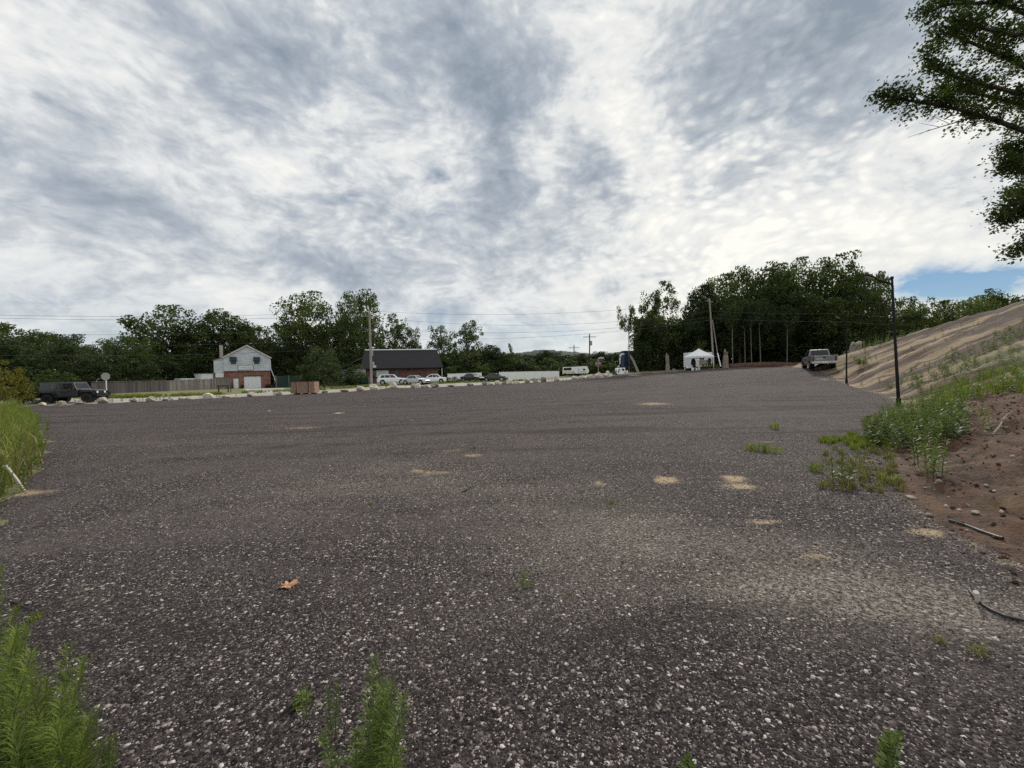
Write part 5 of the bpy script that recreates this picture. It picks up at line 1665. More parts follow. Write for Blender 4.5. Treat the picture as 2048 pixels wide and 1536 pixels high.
MB().b2(x0 - 1.3, x0 - 0.05, 0.3, 4.4, 2.2, BELT - 0.21).build('white_panel', M['white_paint'], ho)
MB().b2(x0 - 1.3, x0 - 0.05, 0.5, 4.4, -0.2, 2.19).build('wing_base', M['brick'], ho)
# rear annexe with the red slope at left
mb = MB(); mb.prism([(x0 - 4.2, -0.2), (x0 - 1.4, -0.2), (x0 - 1.4, 4.1), (x0 - 4.2, 2.4)], 5.0, 11.0)
mb.build('annexe_wall', M['siding'], ho)
MB().slab([(x0 - 4.5, 4.8, 2.2), (x0 - 1.3, 4.8, 4.15), (x0 - 1.3, 11.2, 4.15), (x0 - 4.5, 11.2, 2.2)], 0.14).build('annexe_roof', M['roof_red'], ho)
MB().tube([(-x0 + 0.08, -0.1, 5.6), (-x0 + 0.10, -0.1, 3.7), (-x0 + 0.62, -0.4, 2.0), (-x0 + 0.72, -0.45, 1.2)], 0.06, 6).build('downpipe', M['white_paint'], ho)


def local_pt(o, p):
    return o.matrix_world @ Vector(p)


bpy.context.view_layer.update()
for i, (x, y, sx_, h, lb) in enumerate(((x0 + 0.8, -0.7, 0.55, 1.0, 'dark clipped bush left of the house door'), (x0 + 2.6, -0.7, 0.45, 0.9, 'dark clipped bush between house door and garage'), (x0 + 6.7, -0.8, 1.0, 0.85, 'dark bush below the brick right of the garage'))):
    p = local_pt(ho, (x, y, 0))
    o = thing('shrub', lb, 'shrub', (p.x, p.y, Hs(p.x, p.y) - 0.03), i)
    o.scale = (sx_, sx_ * 0.8, h)
    link('trunk', PROTO['bushd0'][1], o); link('crown', PROTO['bushd0'][2], o)

# white vehicles' roofs showing over the fence
for px, top, w, hh, z, lb in ((408, 748, 30, 1.5, 70, 'white boxy trailer roof showing above the plank fence'), (369, 757, 32, 0.7, 66, 'long white roof just clearing the top of the plank fence')):
    b = at(px, z)
    tz = P(px, top, z).z - b.z
    wm = w * z / F_PX * 0.9
    o = thing('trailer', lb, 'trailer', tuple(b), -0.5)
    MB().b2(-wm / 2, wm / 2, -0.9, 0.9, 0.55, tz - 0.12).build('body', M['white_paint'], o, bevel=0.05)
    MB().b2(-wm / 2 - 0.06, wm / 2 + 0.06, -0.96, 0.96, tz - 0.118, tz).build('roof', M['white_plastic'], o)
    for s in (-0.7, 0.7):
        MB().tube([(0.2, s - 0.1, 0.32), (0.2, s + 0.1, 0.32)], 0.32, 12).build('wheel', M['rubber'], o)

# ------------------------------------------------------------------ plank fence
fo_pts = [(182, 44.5, 766), (334, 54, 761), (462, 65, 755)]
FL = [at(p[0], p[1]) for p in fo_pts]
pl_meshes = []
prng = random.Random(21)
for i in range(12):
    mb = MB(); w = 0.118 + 0.012 * (i % 3)
    mb.hexa([(-w / 2, -0.012, 0), (w / 2, -0.012, 0), (w / 2, 0.012, 0), (-w / 2, 0.012, 0), (-w / 2 + 0.01, -0.012, 1.0), (w / 2 - 0.006, -0.012, 0.995), (w / 2 - 0.006, 0.012, 0.995), (-w / 2 + 0.01, 0.012, 1.0)])
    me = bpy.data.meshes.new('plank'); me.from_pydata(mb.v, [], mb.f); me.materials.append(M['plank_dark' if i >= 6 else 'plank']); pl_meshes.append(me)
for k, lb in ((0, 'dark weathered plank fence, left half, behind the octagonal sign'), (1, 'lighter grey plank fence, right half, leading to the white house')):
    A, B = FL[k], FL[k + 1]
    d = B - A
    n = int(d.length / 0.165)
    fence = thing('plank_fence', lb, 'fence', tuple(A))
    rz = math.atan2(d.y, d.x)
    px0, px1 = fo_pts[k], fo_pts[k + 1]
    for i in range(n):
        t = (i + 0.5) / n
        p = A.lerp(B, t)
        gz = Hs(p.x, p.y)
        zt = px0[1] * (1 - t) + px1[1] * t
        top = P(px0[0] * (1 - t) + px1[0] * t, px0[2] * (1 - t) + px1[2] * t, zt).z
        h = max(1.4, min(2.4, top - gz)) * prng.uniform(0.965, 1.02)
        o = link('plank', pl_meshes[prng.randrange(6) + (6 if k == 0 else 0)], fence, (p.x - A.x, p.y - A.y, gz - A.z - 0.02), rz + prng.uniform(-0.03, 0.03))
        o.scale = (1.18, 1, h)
    for f in (0.35, 1.45):
        off = Vector((-math.sin(rz), math.cos(rz), 0)) * 0.05
        MB().tube([tuple(off + Vector((0, 0, f))), tuple(d + off + Vector((0, 0, f)))], 0.045, 4).build('rail', M['bark'], fence)

# ------------------------------------------------------------------ hedge and signs at left
a = at(22, 37); b = at(82, 39.5)
d = b - a
hed = thing('hedge', 'clipped green hedge left of the dark off-road car', 'hedge', tuple(a), math.atan2(d.y, d.x))
hr = np.random.default_rng(9)
nL = 5200
C = np.stack([hr.uniform(-1.5, d.length, nL), hr.uniform(-0.55, 0.55, nL), hr.uniform(0.05, 1.1, nL)], -1)
sel = hr.integers(0, 3, nL)
C[sel == 0, 1] = -0.55 + hr.normal(size=(sel == 0).sum()) * 0.03; C[sel == 1, 2] = 1.1 + hr.normal(size=(sel == 1).sum()) * 0.03
V, Fq = leaf_quads(C, 0.11, hr)
link('foliage', np_mesh('foliage', V, Fq, M['leaf_bright']), hed)
mb = MB()
MB().tube([(0.3, 0, 0), (0.35, 0.05, 0.9)], 0.05, 6).build('stem', M['bark'], hed)
MB().tube([(d.length - 0.4, 0, 0), (d.length - 0.5, 0.05, 0.9)], 0.05, 6).build('stem', M['bark'], hed)
p = at(83, 38.5)
o = thing('fence_post', 'short pale post at the right end of the hedge', 'post', tuple(p))
MB().box((0, 0, 0.55), (0.14, 0.14, 1.1)).build('post', M['sign_grey'], o); MB().box((0, 0, 1.13), (0.18, 0.18, 0.05)).build('cap', M['sign_grey'], o)


def octagon(r, t, y0):
    pts = [(r * math.cos(math.pi / 8 + k * math.pi / 4), r * math.sin(math.pi / 8 + k * math.pi / 4)) for k in range(8)]
    return MB().prism(pts, y0, y0 + t)


sp_ = at(211.5, 38.5)
o = thing('road_sign', 'bare grey back of an octagonal sign on a pale post by the off-road car', 'road sign', tuple(sp_), 0.2)
tz = P(213, 753, 38.5).z - sp_.z
MB().box((0, 0.03, tz / 2 + 0.15), (0.07, 0.05, tz + 0.3)).build('post', M['pvc'], o)
octagon(0.40, 0.012, -0.015).build('sign_plate', M['sign_grey'], o, (0, -0.005, tz))
for s in (-0.2, 0.2):
    MB().box((0, 0.0, tz + s), (0.05, 0.06, 0.05)).build('bracket', M['grey_metal'], o)
sp_ = at(1197, 62.5)
ss = thing('stop_sign', 'red octagonal stop sign standing behind the big white boulder', 'road sign', tuple(sp_), -0.25)
tz = P(1198, 727, 62.5).z - sp_.z
MB().box((0, 0.03, tz / 2 + 0.2), (0.08, 0.05, tz + 1.3)).build('post', M['sign_grey'], ss)
pt = octagon(0.46, 0.012, -0.013).build('sign_plate', M['sign_white'], ss, (0, -0.01, tz))
octagon(0.43, 0.006, -0.0225).build('red_face', M['sign_red'], pt)
# the four letters
stroke = {'S': [((0, 0), (1, 0)), ((1, 0), (1, 1)), ((0, 1), (1, 1)), ((0, 1), (0, 2)), ((0, 2), (1, 2))], 'T': [((0, 2), (1, 2)), ((0.5, 0), (0.5, 2))],
          'O': [((0, 0), (1, 0)), ((1, 0), (1, 2)), ((0, 0), (0, 2)), ((0, 2), (1, 2))], 'P': [((0, 0), (0, 2)), ((0, 2), (1, 2)), ((1, 1), (1, 2)), ((0, 1), (1, 1))]}
for i, ch in enumerate('STOP'):
    mb = MB()
    for (a, b), (c, d_) in stroke[ch]:
        mb.tube([(-0.33 + i * 0.18 + a * 0.11, 0, -0.13 + b * 0.13), (-0.33 + i * 0.18 + c * 0.11, 0, -0.13 + d_ * 0.13)], 0.022, 4)
    mb.build('letter', M['sign_white'], pt, (0, -0.028, 0))
MB().box((0.5, -0.02, P(1204, 716, 62.5).z - sp_.z), (0.85, 0.02, 0.24)).build('street_name_plate', M['sign_green'], ss)

# ------------------------------------------------------------------ planter stand, post, crate
p = at(446, 50)
o = thing('planter_stand', 'dark raised tray on legs with stones, in front of the plank fence', 'planter', tuple(p), 0.5)
MB().b2(-0.65, 0.65, -0.3, 0.3, 0.78, 0.94).build('tray', M['bark'], o)
for sx_ in (-0.5, 0.5):
    for sy in (-0.22, 0.22):
        MB().b2(sx_ - 0.04, sx_ + 0.04, sy - 0.04, sy + 0.04, 0, 0.779).build('leg', M['bark'], o)
for i, x in enumerate((-0.3, 0.05, 0.35)):
    q = link('stone', ROCKS[i], o, (x, 0, 1.0), i); q.scale = (0.17, 0.16, 0.14)
p = at(461, 50.5)
o = thing('fence_post', 'thin dark post beside the planter stand', 'post', tuple(p))
MB().box((0, 0, 0.6), (0.07, 0.07, 1.2)).build('post', M['bark'], o); MB().box((0, 0, 1.22), (0.11, 0.11, 0.05)).build('cap', M['bark'], o)
p = at(610, 45.2)
o = thing('crate', 'large brown plywood crate with upright battens among the boulders', 'crate', (p.x, p.y, p.z), 0.04)
cw, chh, cd = 2.65, 1.42, 1.2
MB().b2(-cw / 2, cw / 2, -cd / 2, cd / 2, 0.12, chh).build('box', M['ply'], o)
MB().b2(-cw / 2 - 0.03, cw / 2 + 0.03, -cd / 2 - 0.03, cd / 2 + 0.03, chh + 0.002, chh + 0.06).build('lid', M['ply_dark'], o)
for x, m, w in ((-cw / 2 + 0.62, 'ply_dark', 0.14), (-cw / 2 + 0.74, 'ply_light', 0.10), (cw / 2 - 0.66, 'ply_dark', 0.16), (cw / 2 - 0.52, 'ply_light', 0.10)):
    MB().b2(x - w / 2, x + w / 2, -cd / 2 - 0.045, -cd / 2 - 0.002, 0.14, chh - 0.02).build('batten', M[m], o)
for x in (-0.95, 0.0, 0.95):
    MB().b2(x - 0.12, x + 0.12, -cd / 2 + 0.03, cd / 2 - 0.03, -0.03, 0.118).build('skid', M['ply_dark'], o)

# ------------------------------------------------------------------ green screen fence
for (pa, za, ya), (pb, zb, yb), lb in (((552, 70, 752), (602, 74, 752), 'dark green screened fence right of the white house'), ((690, 66, 757), (738, 66, 752), 'dark green screened fence left of the utility pole')):
    A, B = at(pa, za), at(pb, zb)
    d = B - A; rz = math.atan2(d.y, d.x)
    hgt = P(pa, ya, za).z - A.z
    o = thing('screen_fence', lb, 'fence', tuple(A), rz)
    n = max(2, int(d.length / 2.4)); w = d.length / n
    for i in range(n):
        MB().b2(i * w + 0.05, (i + 1) * w - 0.05, -0.015, 0.015, 0.05 + d.z * (i + .5) / n, hgt + d.z * (i + .5) / n).build('panel', M['green_mesh'], o)
    for i in range(n + 1):
        MB().tube([(i * w, 0, -0.1 + d.z * i / n), (i * w, 0, hgt + 0.08 + d.z * i / n)], 0.04, 6).build('post', M['sign_grey'], o)

# ------------------------------------------------------------------ brick building with the black roof
bb = at(806, 74)
rzB = math.radians(14)
bo = thing('brick_building', 'low brick building with a big black roof behind the parked white cars', 'building', (bb.x, bb.y, bb.z), rzB)
Lb, Db, ev, rg = 13.4, 8.0, P(806, 736, 74).z - bb.z, P(806, 700, 76).z - bb.z
xa = -Lb / 2
MB().b2(xa, -xa, 0, Db, -0.3, ev).build('brick_wall', M['brick_purple'], bo)
for s in (0, 1):
    ys, yr = (-0.75, Db * 0.5) if s == 0 else (Db + 0.75, Db * 0.5)
    q = [(xa - 0.9, ys, ev - 0.15), (-xa + 1.0, ys, ev - 0.15), (-xa + 0.1, yr, rg), (xa - 0.5, yr, rg)]
    if s:
        q = q[::-1]
    MB().slab(q, 0.16).build('roof_slope', M['roof_black'], bo)
MB().tube([(xa - 0.5, Db * 0.5, rg + 0.16), (-xa + 0.1, Db * 0.5, rg + 0.16)], 0.14, 6).build('ridge_cap', M['white_paint'], bo)
for sx_ in (-1, 1):
    MB().add([(sx_ * (Lb / 2 - 0.05), 0.02, ev), (sx_ * (Lb / 2 - 0.05), Db - 0.02, ev), (sx_ * (Lb / 2 - 0.15), Db / 2, rg - 0.05), (sx_ * (Lb / 2 - 0.2), 0.02, ev), (sx_ * (Lb / 2 - 0.2), Db - 0.02, ev), (sx_ * (Lb / 2 - 0.3), Db / 2, rg - 0.05)],
             [(0, 1, 2), (5, 4, 3), (0, 3, 4, 1), (1, 4, 5, 2), (2, 5, 3, 0)]).build('gable', M['roof_grey'], bo)
w = MB().b2(xa + 1.9, xa + 4.1, -0.05, -0.004, 1.1, 2.35).build('shutter', M['siding'], bo)
MB().b2(xa + 1.2, xa + 1.85, -0.045, -0.004, 0.9, 2.3).build('window', M['glass_dark'], bo)
d = MB().b2(xa + 9.0, xa + 9.75, -0.045, -0.004, 0.0, 2.25).build('door', M['ply_dark'], bo)
MB().box((xa + 9.65, -0.07, 1.05), (0.05, 0.05, 0.12)).build('handle', M['chrome'], d)
MB().b2(xa + 5.3, xa + 6.0, -0.045, -0.004, 0.9, 2.2).build('window', M['glass_dark'], bo)
MB().tube([(-xa + 0.7, -0.6, 0), (-xa + 0.7, -0.6, ev - 0.2)], 0.06, 6).build('porch_post', M['white_paint'], bo)
gb = at(702, 80)
o = thing('shed', 'grey roofed shed half hidden left of the black-roofed building', 'shed', tuple(gb), rzB)
rz_ = P(730, 712, 80).z - gb.z
MB().b2(-2.5, 3.0, 0, 5, -0.2, rz_ - 2.6).build('wall', M['siding'], o)
MB().slab([(-3.6, -0.3, rz_ - 3.4), (3.2, -0.3, rz_), (3.2, 5.3, rz_), (-3.6, 5.3, rz_ - 3.4)], 0.15).build('roof', M['roof_grey'], o)

# ------------------------------------------------------------------ white vinyl fence
for (pa, pb, z0_, z1_, ya, yb, n, lb) in ((896, 963, 76, 77, 748, 745.5, 4, 'short white vinyl fence section behind the left dark car'), (999, 1118, 78, 79, 744.5, 742.5, 7, 'long white vinyl fence section ending near the trailer')):
    A, B = at(pa, z0_), at(pb, z1_)
    o = thing('vinyl_fence', lb, 'fence', tuple(A))
    d = B - A; rz = math.atan2(d.y, d.x)
    for i in range(n + 1):
        t = i / n
        p = A.lerp(B, t); gz = Hs(p.x, p.y)
        top = P(pa + (pb - pa) * t, ya + (yb - ya) * t, z0_ + (z1_ - z0_) * t).z
        po = MB().box((p.x - A.x, p.y - A.y, (gz + top) / 2 - A.z), (0.13, 0.13, top - gz + 0.12), rz).build('post', M['white_plastic'], o)
        if i < n:
            p2 = A.lerp(B, (i + 1) / n); m = (p + p2) / 2
            w = (p2 - p).length - 0.14
            MB().box((m.x - A.x, m.y - A.y, (gz + 0.05 + top - 0.06) / 2 - A.z), (w, 0.05, top - gz - 0.11), rz).build('panel', M['white_plastic'], o)
            MB().box((m.x - A.x, m.y - A.y, top - A.z), (w, 0.08, 0.10), rz).build('top_rail', M['white_plastic'], o)


# ------------------------------------------------------------------ vehicles: x forward, y left, z up
def wheel(o, x, y, r, side, w=0.22, rim='chrome'):
    t = MB().tube([(x, y - w / 2 * side, r), (x, y + w / 2 * side, r)], r, 20).build('wheel', M['rubber'], o)
    MB().tube([(x, y + (w / 2 + 0.004) * side, r), (x, y + (w / 2 + 0.02) * side, r)], r * 0.62, 14).build('rim', M[rim], t)
    MB().tube([(x, y + (w / 2 + 0.021) * side, r), (x, y + (w / 2 + 0.03) * side, r)], r * 0.16, 8).build('hub', M['black_metal'], t)


def loft(st, mat, name, o, ring=None):
    """st: (x, half width, z low, z shoulder, z top, top half width)"""
    V = []; Fs = []
    for (x, w, zl, zs, zt, wt) in st:
        V += [(x, -w * 0.9, zl), (x, -w, zl + (zs - zl) * 0.35), (x, -w * 0.985, zs), (x, -wt, zt), (x, wt, zt), (x, w * 0.985, zs), (x, w, zl + (zs - zl) * 0.35), (x, w * 0.9, zl)]
    n = 8
    for i in range(len(st) - 1):
        for k in range(n):
            k2 = (k + 1) % n
            Fs.append((i * n + k, (i + 1) * n + k, (i + 1) * n + k2, i * n + k2))
    Fs.append(tuple(range(n))); e = (len(st) - 1) * n
    Fs.append(tuple(e + k for k in range(n - 1, -1, -1)))
    ob = MB().add(V, Fs).build(name, M[mat], o, bevel=0.03)
    return ob


def panel(a, b, c, d, u0, u1, v0, v1, t=0.012):
    """plate on part of the quad a b c d (a-b bottom, d-c top)"""
    a, b, c, d = (Vector(q) for q in (a, b, c, d))
    f = lambda u, v: (a.lerp(b, u)).lerp(d.lerp(c, u), v)
    return MB().slab([f(u0, v0), f(u1, v0), f(u1, v1), f(u0, v1)], t)


def passenger_car(label, loc, heading, paint, L=4.7, Wc=1.82, Hc=1.46, suv=False, group='parked cars'):
    o = thing('car', label, 'car', tuple(loc), heading, group)
    w = Wc / 2; zl = 0.22 + 0.05 * suv; sh = 0.92 + 0.12 * suv; hl = L / 2
    hood = 0.86 + 0.16 * suv
    st = [(-hl, w * 0.86, zl + 0.12, sh - 0.12, sh - 0.02, w * 0.78), (-hl + 0.18, w * 0.96, zl, sh - 0.05, sh + 0.05, w * 0.84), (-hl * 0.55, w, zl, sh - 0.04, sh + 0.04, w * 0.88), (0, w, zl, sh - 0.04, sh + 0.03, w * 0.88),
          (hl * 0.42, w, zl, sh - 0.06, sh + 0.01, w * 0.86), (hl * 0.8, w * 0.97, zl, hood - 0.12, hood - 0.02, w * 0.8), (hl - 0.12, w * 0.9, zl, hood - 0.22, hood - 0.14, w * 0.72), (hl, w * 0.8, zl + 0.1, hood - 0.32, hood - 0.24, w * 0.66)]
    loft(st, paint, 'body', o)
    xb0, xb1 = (-hl + 0.12, hl * 0.46) if suv else (-hl * 0.70, hl * 0.48)
    xt0, xt1 = (-hl + 0.55, hl * 0.10) if suv else (-hl * 0.38, hl * 0.10)
    wb, wt = w * 0.90, w * 0.66
    zb = sh
    B = [(xb0, -wb, zb), (xb1, -wb, zb), (xb1, wb, zb), (xb0, wb, zb)]
    T = [(xt0, -wt, Hc), (xt1, -wt, Hc), (xt1, wt, Hc), (xt0, wt, Hc)]
    MB().hexa(B + T).build('cabin', M[paint], o, bevel=0.05)
    for a, b in ((0, 1), (2, 3)):
        for u0, u1 in (((0.10, 0.33), (0.36, 0.60), (0.63, 0.90)) if suv else ((0.12, 0.30), (0.33, 0.58), (0.61, 0.90))):
            if a == 2:
                u0, u1 = 1 - u1, 1 - u0
            panel(B[a], B[b], T[b], T[a], u0, u1, 0.12, 0.86).build('side_window', M['glass_dark'], o)
    panel(B[1], B[2], T[2], T[1], 0.06, 0.94, 0.1, 0.9).build('windscreen', M['glass_dark'], o)
    panel(B[3], B[0], T[0], T[3], 0.08, 0.92, 0.15, 0.88).build('rear_window', M['glass_dark'], o)
    r = 0.33 + 0.03 * suv
    for x in (-hl * 0.62, hl * 0.64):
        for s in (-1, 1):
            MB().tube([(x, s * (w - 0.30), r + 0.03), (x, s * (w + 0.008), r + 0.03)], r + 0.07, 18).build('wheel_arch', M['black_metal'], o)
            wheel(o, x, s * (w - 0.085), r, s, 0.21)
    for s in (-1, 1):
        MB().box((hl - 0.16, s * w * 0.62, hood - 0.26), (0.22, 0.36, 0.13), 0.0).build('headlight', M['clear_lens'], o)
        MB().box((-hl + 0.10, s * w * 0.70, sh - 0.12), (0.18, 0.34, 0.15)).build('tail_light', M['red_lens'], o)
        MB().box((hl * 0.36, s * (w + 0.08), sh + 0.09), (0.12, 0.18, 0.13)).build('mirror', M[paint], o)
    MB().box((hl - 0.02, 0, zl + 0.24), (0.10, w * 1.1, 0.16)).build('grille', M['black_metal'], o)
    MB().box((-hl + 0.0, 0, zl + 0.34), (0.06, 0.5, 0.13)).build('number_plate', M['sign_white'], o)
    return o


def gz_at(px, z):
    return at(px, z)


passenger_car('white estate-like SUV, leftmost of the pale cars before the brick building', gz_at(786, 62.5), math.radians(6), 'car_white', 4.75, 1.85, 1.62, True)
passenger_car('silver-white sedan parked nose forward between the two white cars', gz_at(832, 61.5), math.radians(-22), 'car_silver', 4.5, 1.78, 1.45)
passenger_car('white sedan facing left, rightmost of the pale cars', gz_at(864, 64.0), math.radians(192), 'car_white', 4.7, 1.82, 1.52)
passenger_car('black hatchback-like car before the short white fence', gz_at(945, 68.5), math.radians(-32), 'car_black', 4.3, 1.78, 1.45)
passenger_car('black sedan before the gap in the white fence', gz_at(990, 69.0), math.radians(-12), 'car_black', 4.5, 1.8, 1.43)


# dark off-road car at left
def off_roader():
    p = at(149, 35.0, 803)
    o = thing('off_road_car', 'dark navy boxy off-road car with spare wheel, on the road at left', 'car', tuple(p), math.radians(11))
    w = 0.80
    P_ = 'car_navy'
    MB().b2(-2.0, 0.86, -w, w, 0.55, 1.18).build('body', M[P_], o, bevel=0.04)
    MB().hexa([(0.861, -0.62, 0.6), (2.05, -0.52, 0.6), (2.05, 0.52, 0.6), (0.861, 0.62, 0.6), (0.861, -0.66, 1.20), (2.05, -0.54, 1.10), (2.05, 0.54, 1.10), (0.861, 0.66, 1.20)]).build('hood', M[P_], o, bevel=0.04)
    B = [(-2.0, -w + 0.03, 1.181), (0.80, -w + 0.03, 1.181), (0.80, w - 0.03, 1.181), (-2.0, w - 0.03, 1.181)]
    T = [(-1.93, -w + 0.12, 1.80), (0.50, -w + 0.12, 1.80), (0.50, w - 0.12, 1.80), (-1.93, w - 0.12, 1.80)]
    MB().hexa(B + T).build('cabin', M[P_], o, bevel=0.03)
    MB().hexa([(-1.97, -0.70, 1.802), (0.54, -0.70, 1.802), (0.54, 0.70, 1.802), (-1.97, 0.70, 1.802), (-1.95, -0.67, 1.86), (0.50, -0.67, 1.86), (0.50, 0.67, 1.86), (-1.95, 0.67, 1.86)]).build('hard_top', M[P_], o)
    for a, b in ((0, 1), (2, 3)):
        for u0, u1 in ((0.03, 0.30), (0.38, 0.61), (0.65, 0.93)):
            if a == 2:
                u0, u1 = 1 - u1, 1 - u0
            panel(B[a], B[b], T[b], T[a], u0, u1, 0.12, 0.86).build('side_window', M['glass_dark'], o)
    panel(B[1], B[2], T[2], T[1], 0.06, 0.94, 0.1, 0.92).build('windscreen', M['glass_dark'], o)
    panel(B[3], B[0], T[0], T[3], 0.1, 0.9, 0.12, 0.88).build('rear_window', M['glass_dark'], o)
    for x, fl in ((-1.35, 0), (1.60, 1)):
        for s in (-1, 1):
            pts = [(x - 0.62, s * 0.86, 0.62), (x - 0.42, s * 0.86, 0.92), (x + 0.36, s * 0.86, 0.94), (x + 0.62, s * 0.86, 0.70)]
            MB().tube(pts, [0.07, 0.085, 0.085, 0.07], 6).build('fender_flare', M['black_metal'], o)
            MB().tube([(x, s * 0.45, 0.50), (x, s * 0.806, 0.50)], 0.50, 16).build('wheel_arch', M['black_metal'], o)
            wheel(o, x, s * 0.80, 0.41, s, 0.26, 'black_metal')
    MB().tube([(-2.03, 0, 1.02), (-2.27, 0, 1.02)], 0.41, 20).build('spare_wheel', M['rubber'], o)
    MB().box((2.20, 0, 0.62), (0.16, 1.5, 0.2)).build('front_bumper', M['black_metal'], o)
    MB().box((-2.10, 0, 0.60), (0.16, 1.5, 0.18)).build('rear_bumper', M['black_metal'], o)
    MB().box((2.06, 0, 0.86), (0.03, 1.0, 0.36)).build('grille', M['black_metal'], o)
    for s in (-1, 1):
        MB().tube([(2.05, s * 0.40, 0.92), (2.09, s * 0.40, 0.92)], 0.10, 12).build('headlight', M['clear_lens'], o)
        MB().box((-2.02, s * 0.68, 0.98), (0.06, 0.14, 0.24)).build('tail_light', M['red_lens'], o)
        MB().box((0.62, s * 0.93, 1.24), (0.10, 0.20, 0.18)).build('mirror', M['black_metal'], o)
        MB().box((-0.25, s * 0.86, 0.50), (1.9, 0.10, 0.06)).build('side_step', M['black_metal'], o)
        for x in (-0.75, 0.15):
            MB().box((x, s * 0.812, 1.05), (0.14, 0.03, 0.035)).build('door_handle', M['black_metal'], o)


off_roader()


def pickup():
    p = at(1636, 38.4, 742)
    o = thing('pickup_truck', 'grey crew-cab pickup truck seen from behind, parked by the grove', 'pickup truck', tuple(p), math.radians(61))
    w = 0.97; C_ = 'car_grey'
    loft([(-0.85, w, 0.55, 1.12, 1.20, w * 0.93), (0.9, w, 0.55, 1.12, 1.20, w * 0.93), (1.6, w, 0.55, 1.14, 1.22, w * 0.92), (2.7, w * 0.97, 0.55, 1.10, 1.20, w * 0.85), (2.95, w * 0.9, 0.6, 1.0, 1.10, w * 0.8)], C_, 'body', o)
    # load bed
    for s in (-1, 1):
        MB().b2(-2.85, -0.852, s * w - 0.09 if s > 0 else s * w, s * w if s > 0 else s * w + 0.09, 0.55, 1.24).build('bed_side', M[C_], o)
        MB().b2(-2.85, -0.86, s * (w - 0.05) - 0.06, s * (w - 0.05) + 0.06, 1.242, 1.285).build('bed_rail', M['chrome'], o)
        MB().box((-2.87, s * 0.84, 1.0), (0.06, 0.13, 0.30)).build('tail_light', M['red_lens'], o)
    MB().b2(-2.84, -0.86, -w + 0.095, w - 0.095, 0.55, 0.70).build('bed_floor', M['black_metal'], o)
    tg = MB().b2(-2.90, -2.81, -w + 0.20, w - 0.20, 0.72, 1.26).build('tailgate', M[C_], o, bevel=0.02)
    MB().box((-2.91, 0, 1.10), (0.02, 0.26, 0.08)).build('tailgate_handle', M['black_metal'], tg)
    MB().box((-2.91, 0.35, 0.95), (0.014, 0.5, 0.07)).build('badge', M['chrome'], tg)
    B = [(-0.80, -w * 0.90, 1.2), (1.75, -w * 0.90, 1.2), (1.75, w * 0.90, 1.2), (-0.80, w * 0.90, 1.2)]
    T = [(-0.62, -w * 0.74, 1.92), (0.95, -w * 0.74, 1.92), (0.95, w * 0.74, 1.92), (-0.62, w * 0.74, 1.92)]
    MB().hexa(B + T).build('cabin', M[C_], o, bevel=0.05)
    for a, b in ((0, 1), (2, 3)):
        for u0, u1 in ((0.06, 0.42), (0.46, 0.86)):
            if a == 2:
                u0, u1 = 1 - u1, 1 - u0
            panel(B[a], B[b], T[b], T[a], u0, u1, 0.1, 0.86).build('side_window', M['glass_dark'], o)
    panel(B[1], B[2], T[2], T[1], 0.06, 0.94, 0.1, 0.9).build('windscreen', M['glass_dark'], o)
    panel(B[3], B[0], T[0], T[3], 0.07, 0.93, 0.1, 0.88).build('rear_window', M['glass_dark'], o)
    MB().box((-2.98, 0, 0.62), (0.2, 1.94, 0.22)).build('rear_bumper', M['chrome'], o, bevel=0.03)
    MB().box((-3.085, 0, 0.64), (0.012, 0.42, 0.15)).build('number_plate', M['sign_white'], o)
    MB().box((3.0, 0, 0.68), (0.14, 1.9, 0.26)).build('front_bumper', M['chrome'], o)
    MB().tube([(-2.95, 0, 0.45), (-3.15, 0, 0.45)], 0.045, 8).build('tow_hitch', M['black_metal'], o)
    for x in (-1.75, 1.95):
        for s in (-1, 1):
            MB().tube([(x, s * (w - 0.35), 0.47), (x, s * (w + 0.006), 0.47)], 0.47, 18).build('wheel_arch', M['black_metal'], o)
            wheel(o, x, s * (w - 0.12), 0.40, s, 0.27)
    for s in (-1, 1):
        MB().box((1.25, s * 1.13, 1.30), (0.14, 0.24, 0.24)).build('mirror', M['black_metal'], o)
        MB().box((0.1, s * 0.98, 0.46), (2.3, 0.14, 0.06)).build('side_step', M['chrome'], o)


pickup()

# white camper trailer with the vehicle in front of it
p = at(1160, 74, 750)
o = thing('camper_trailer', 'white camper trailer with slanted ends beyond the boulders', 'trailer', tuple(p), math.radians(10))
tw_, th_ = 2.5, P(1160, 733, 74).z - p.z
MB().prism([(-1.2, 0.35), (1.35, 0.35), (1.5, 0.9), (1.15, th_), (-1.3, th_ - 0.06), (-1.45, 0.8)], -0.95, 0.95).build('body', M['white_paint'], o, bevel=0.06)
MB().b2(0.25, 0.7, -0.985, -0.952, 0.95, 1.25).build('window', M['glass_dark'], o)
MB().b2(-0.75, -0.45, -0.985, -0.952, 0.5, 1.35).build('door', M['siding'], o)
MB().b2(-0.3, 1.0, -0.975, -0.952, 0.62, 0.72).build('stripe', M['ink'], o)
for s in (-0.8, 0.8):
    MB().tube([(-0.2, s - 0.1, 0.3), (-0.2, s + 0.1, 0.3)], 0.3, 14).build('wheel', M['rubber'], o)
MB().tube([(1.4, 0, 0.42), (2.2, 0, 0.40)], 0.05, 6).build('tow_bar', M['black_metal'], o)
p = at(1145, 77, 750)
o = thing('van', 'cream van half hidden behind the left end of the camper trailer', 'van', tuple(p), math.radians(-50))
MB().prism([(-1.9, 0.4), (1.9, 0.4), (2.0, 1.0), (1.5, 1.15), (1.0, 1.75), (-1.8, 1.8), (-1.95, 0.9)], -0.85, 0.85).build('body', M['pvc'], o, bevel=0.06)
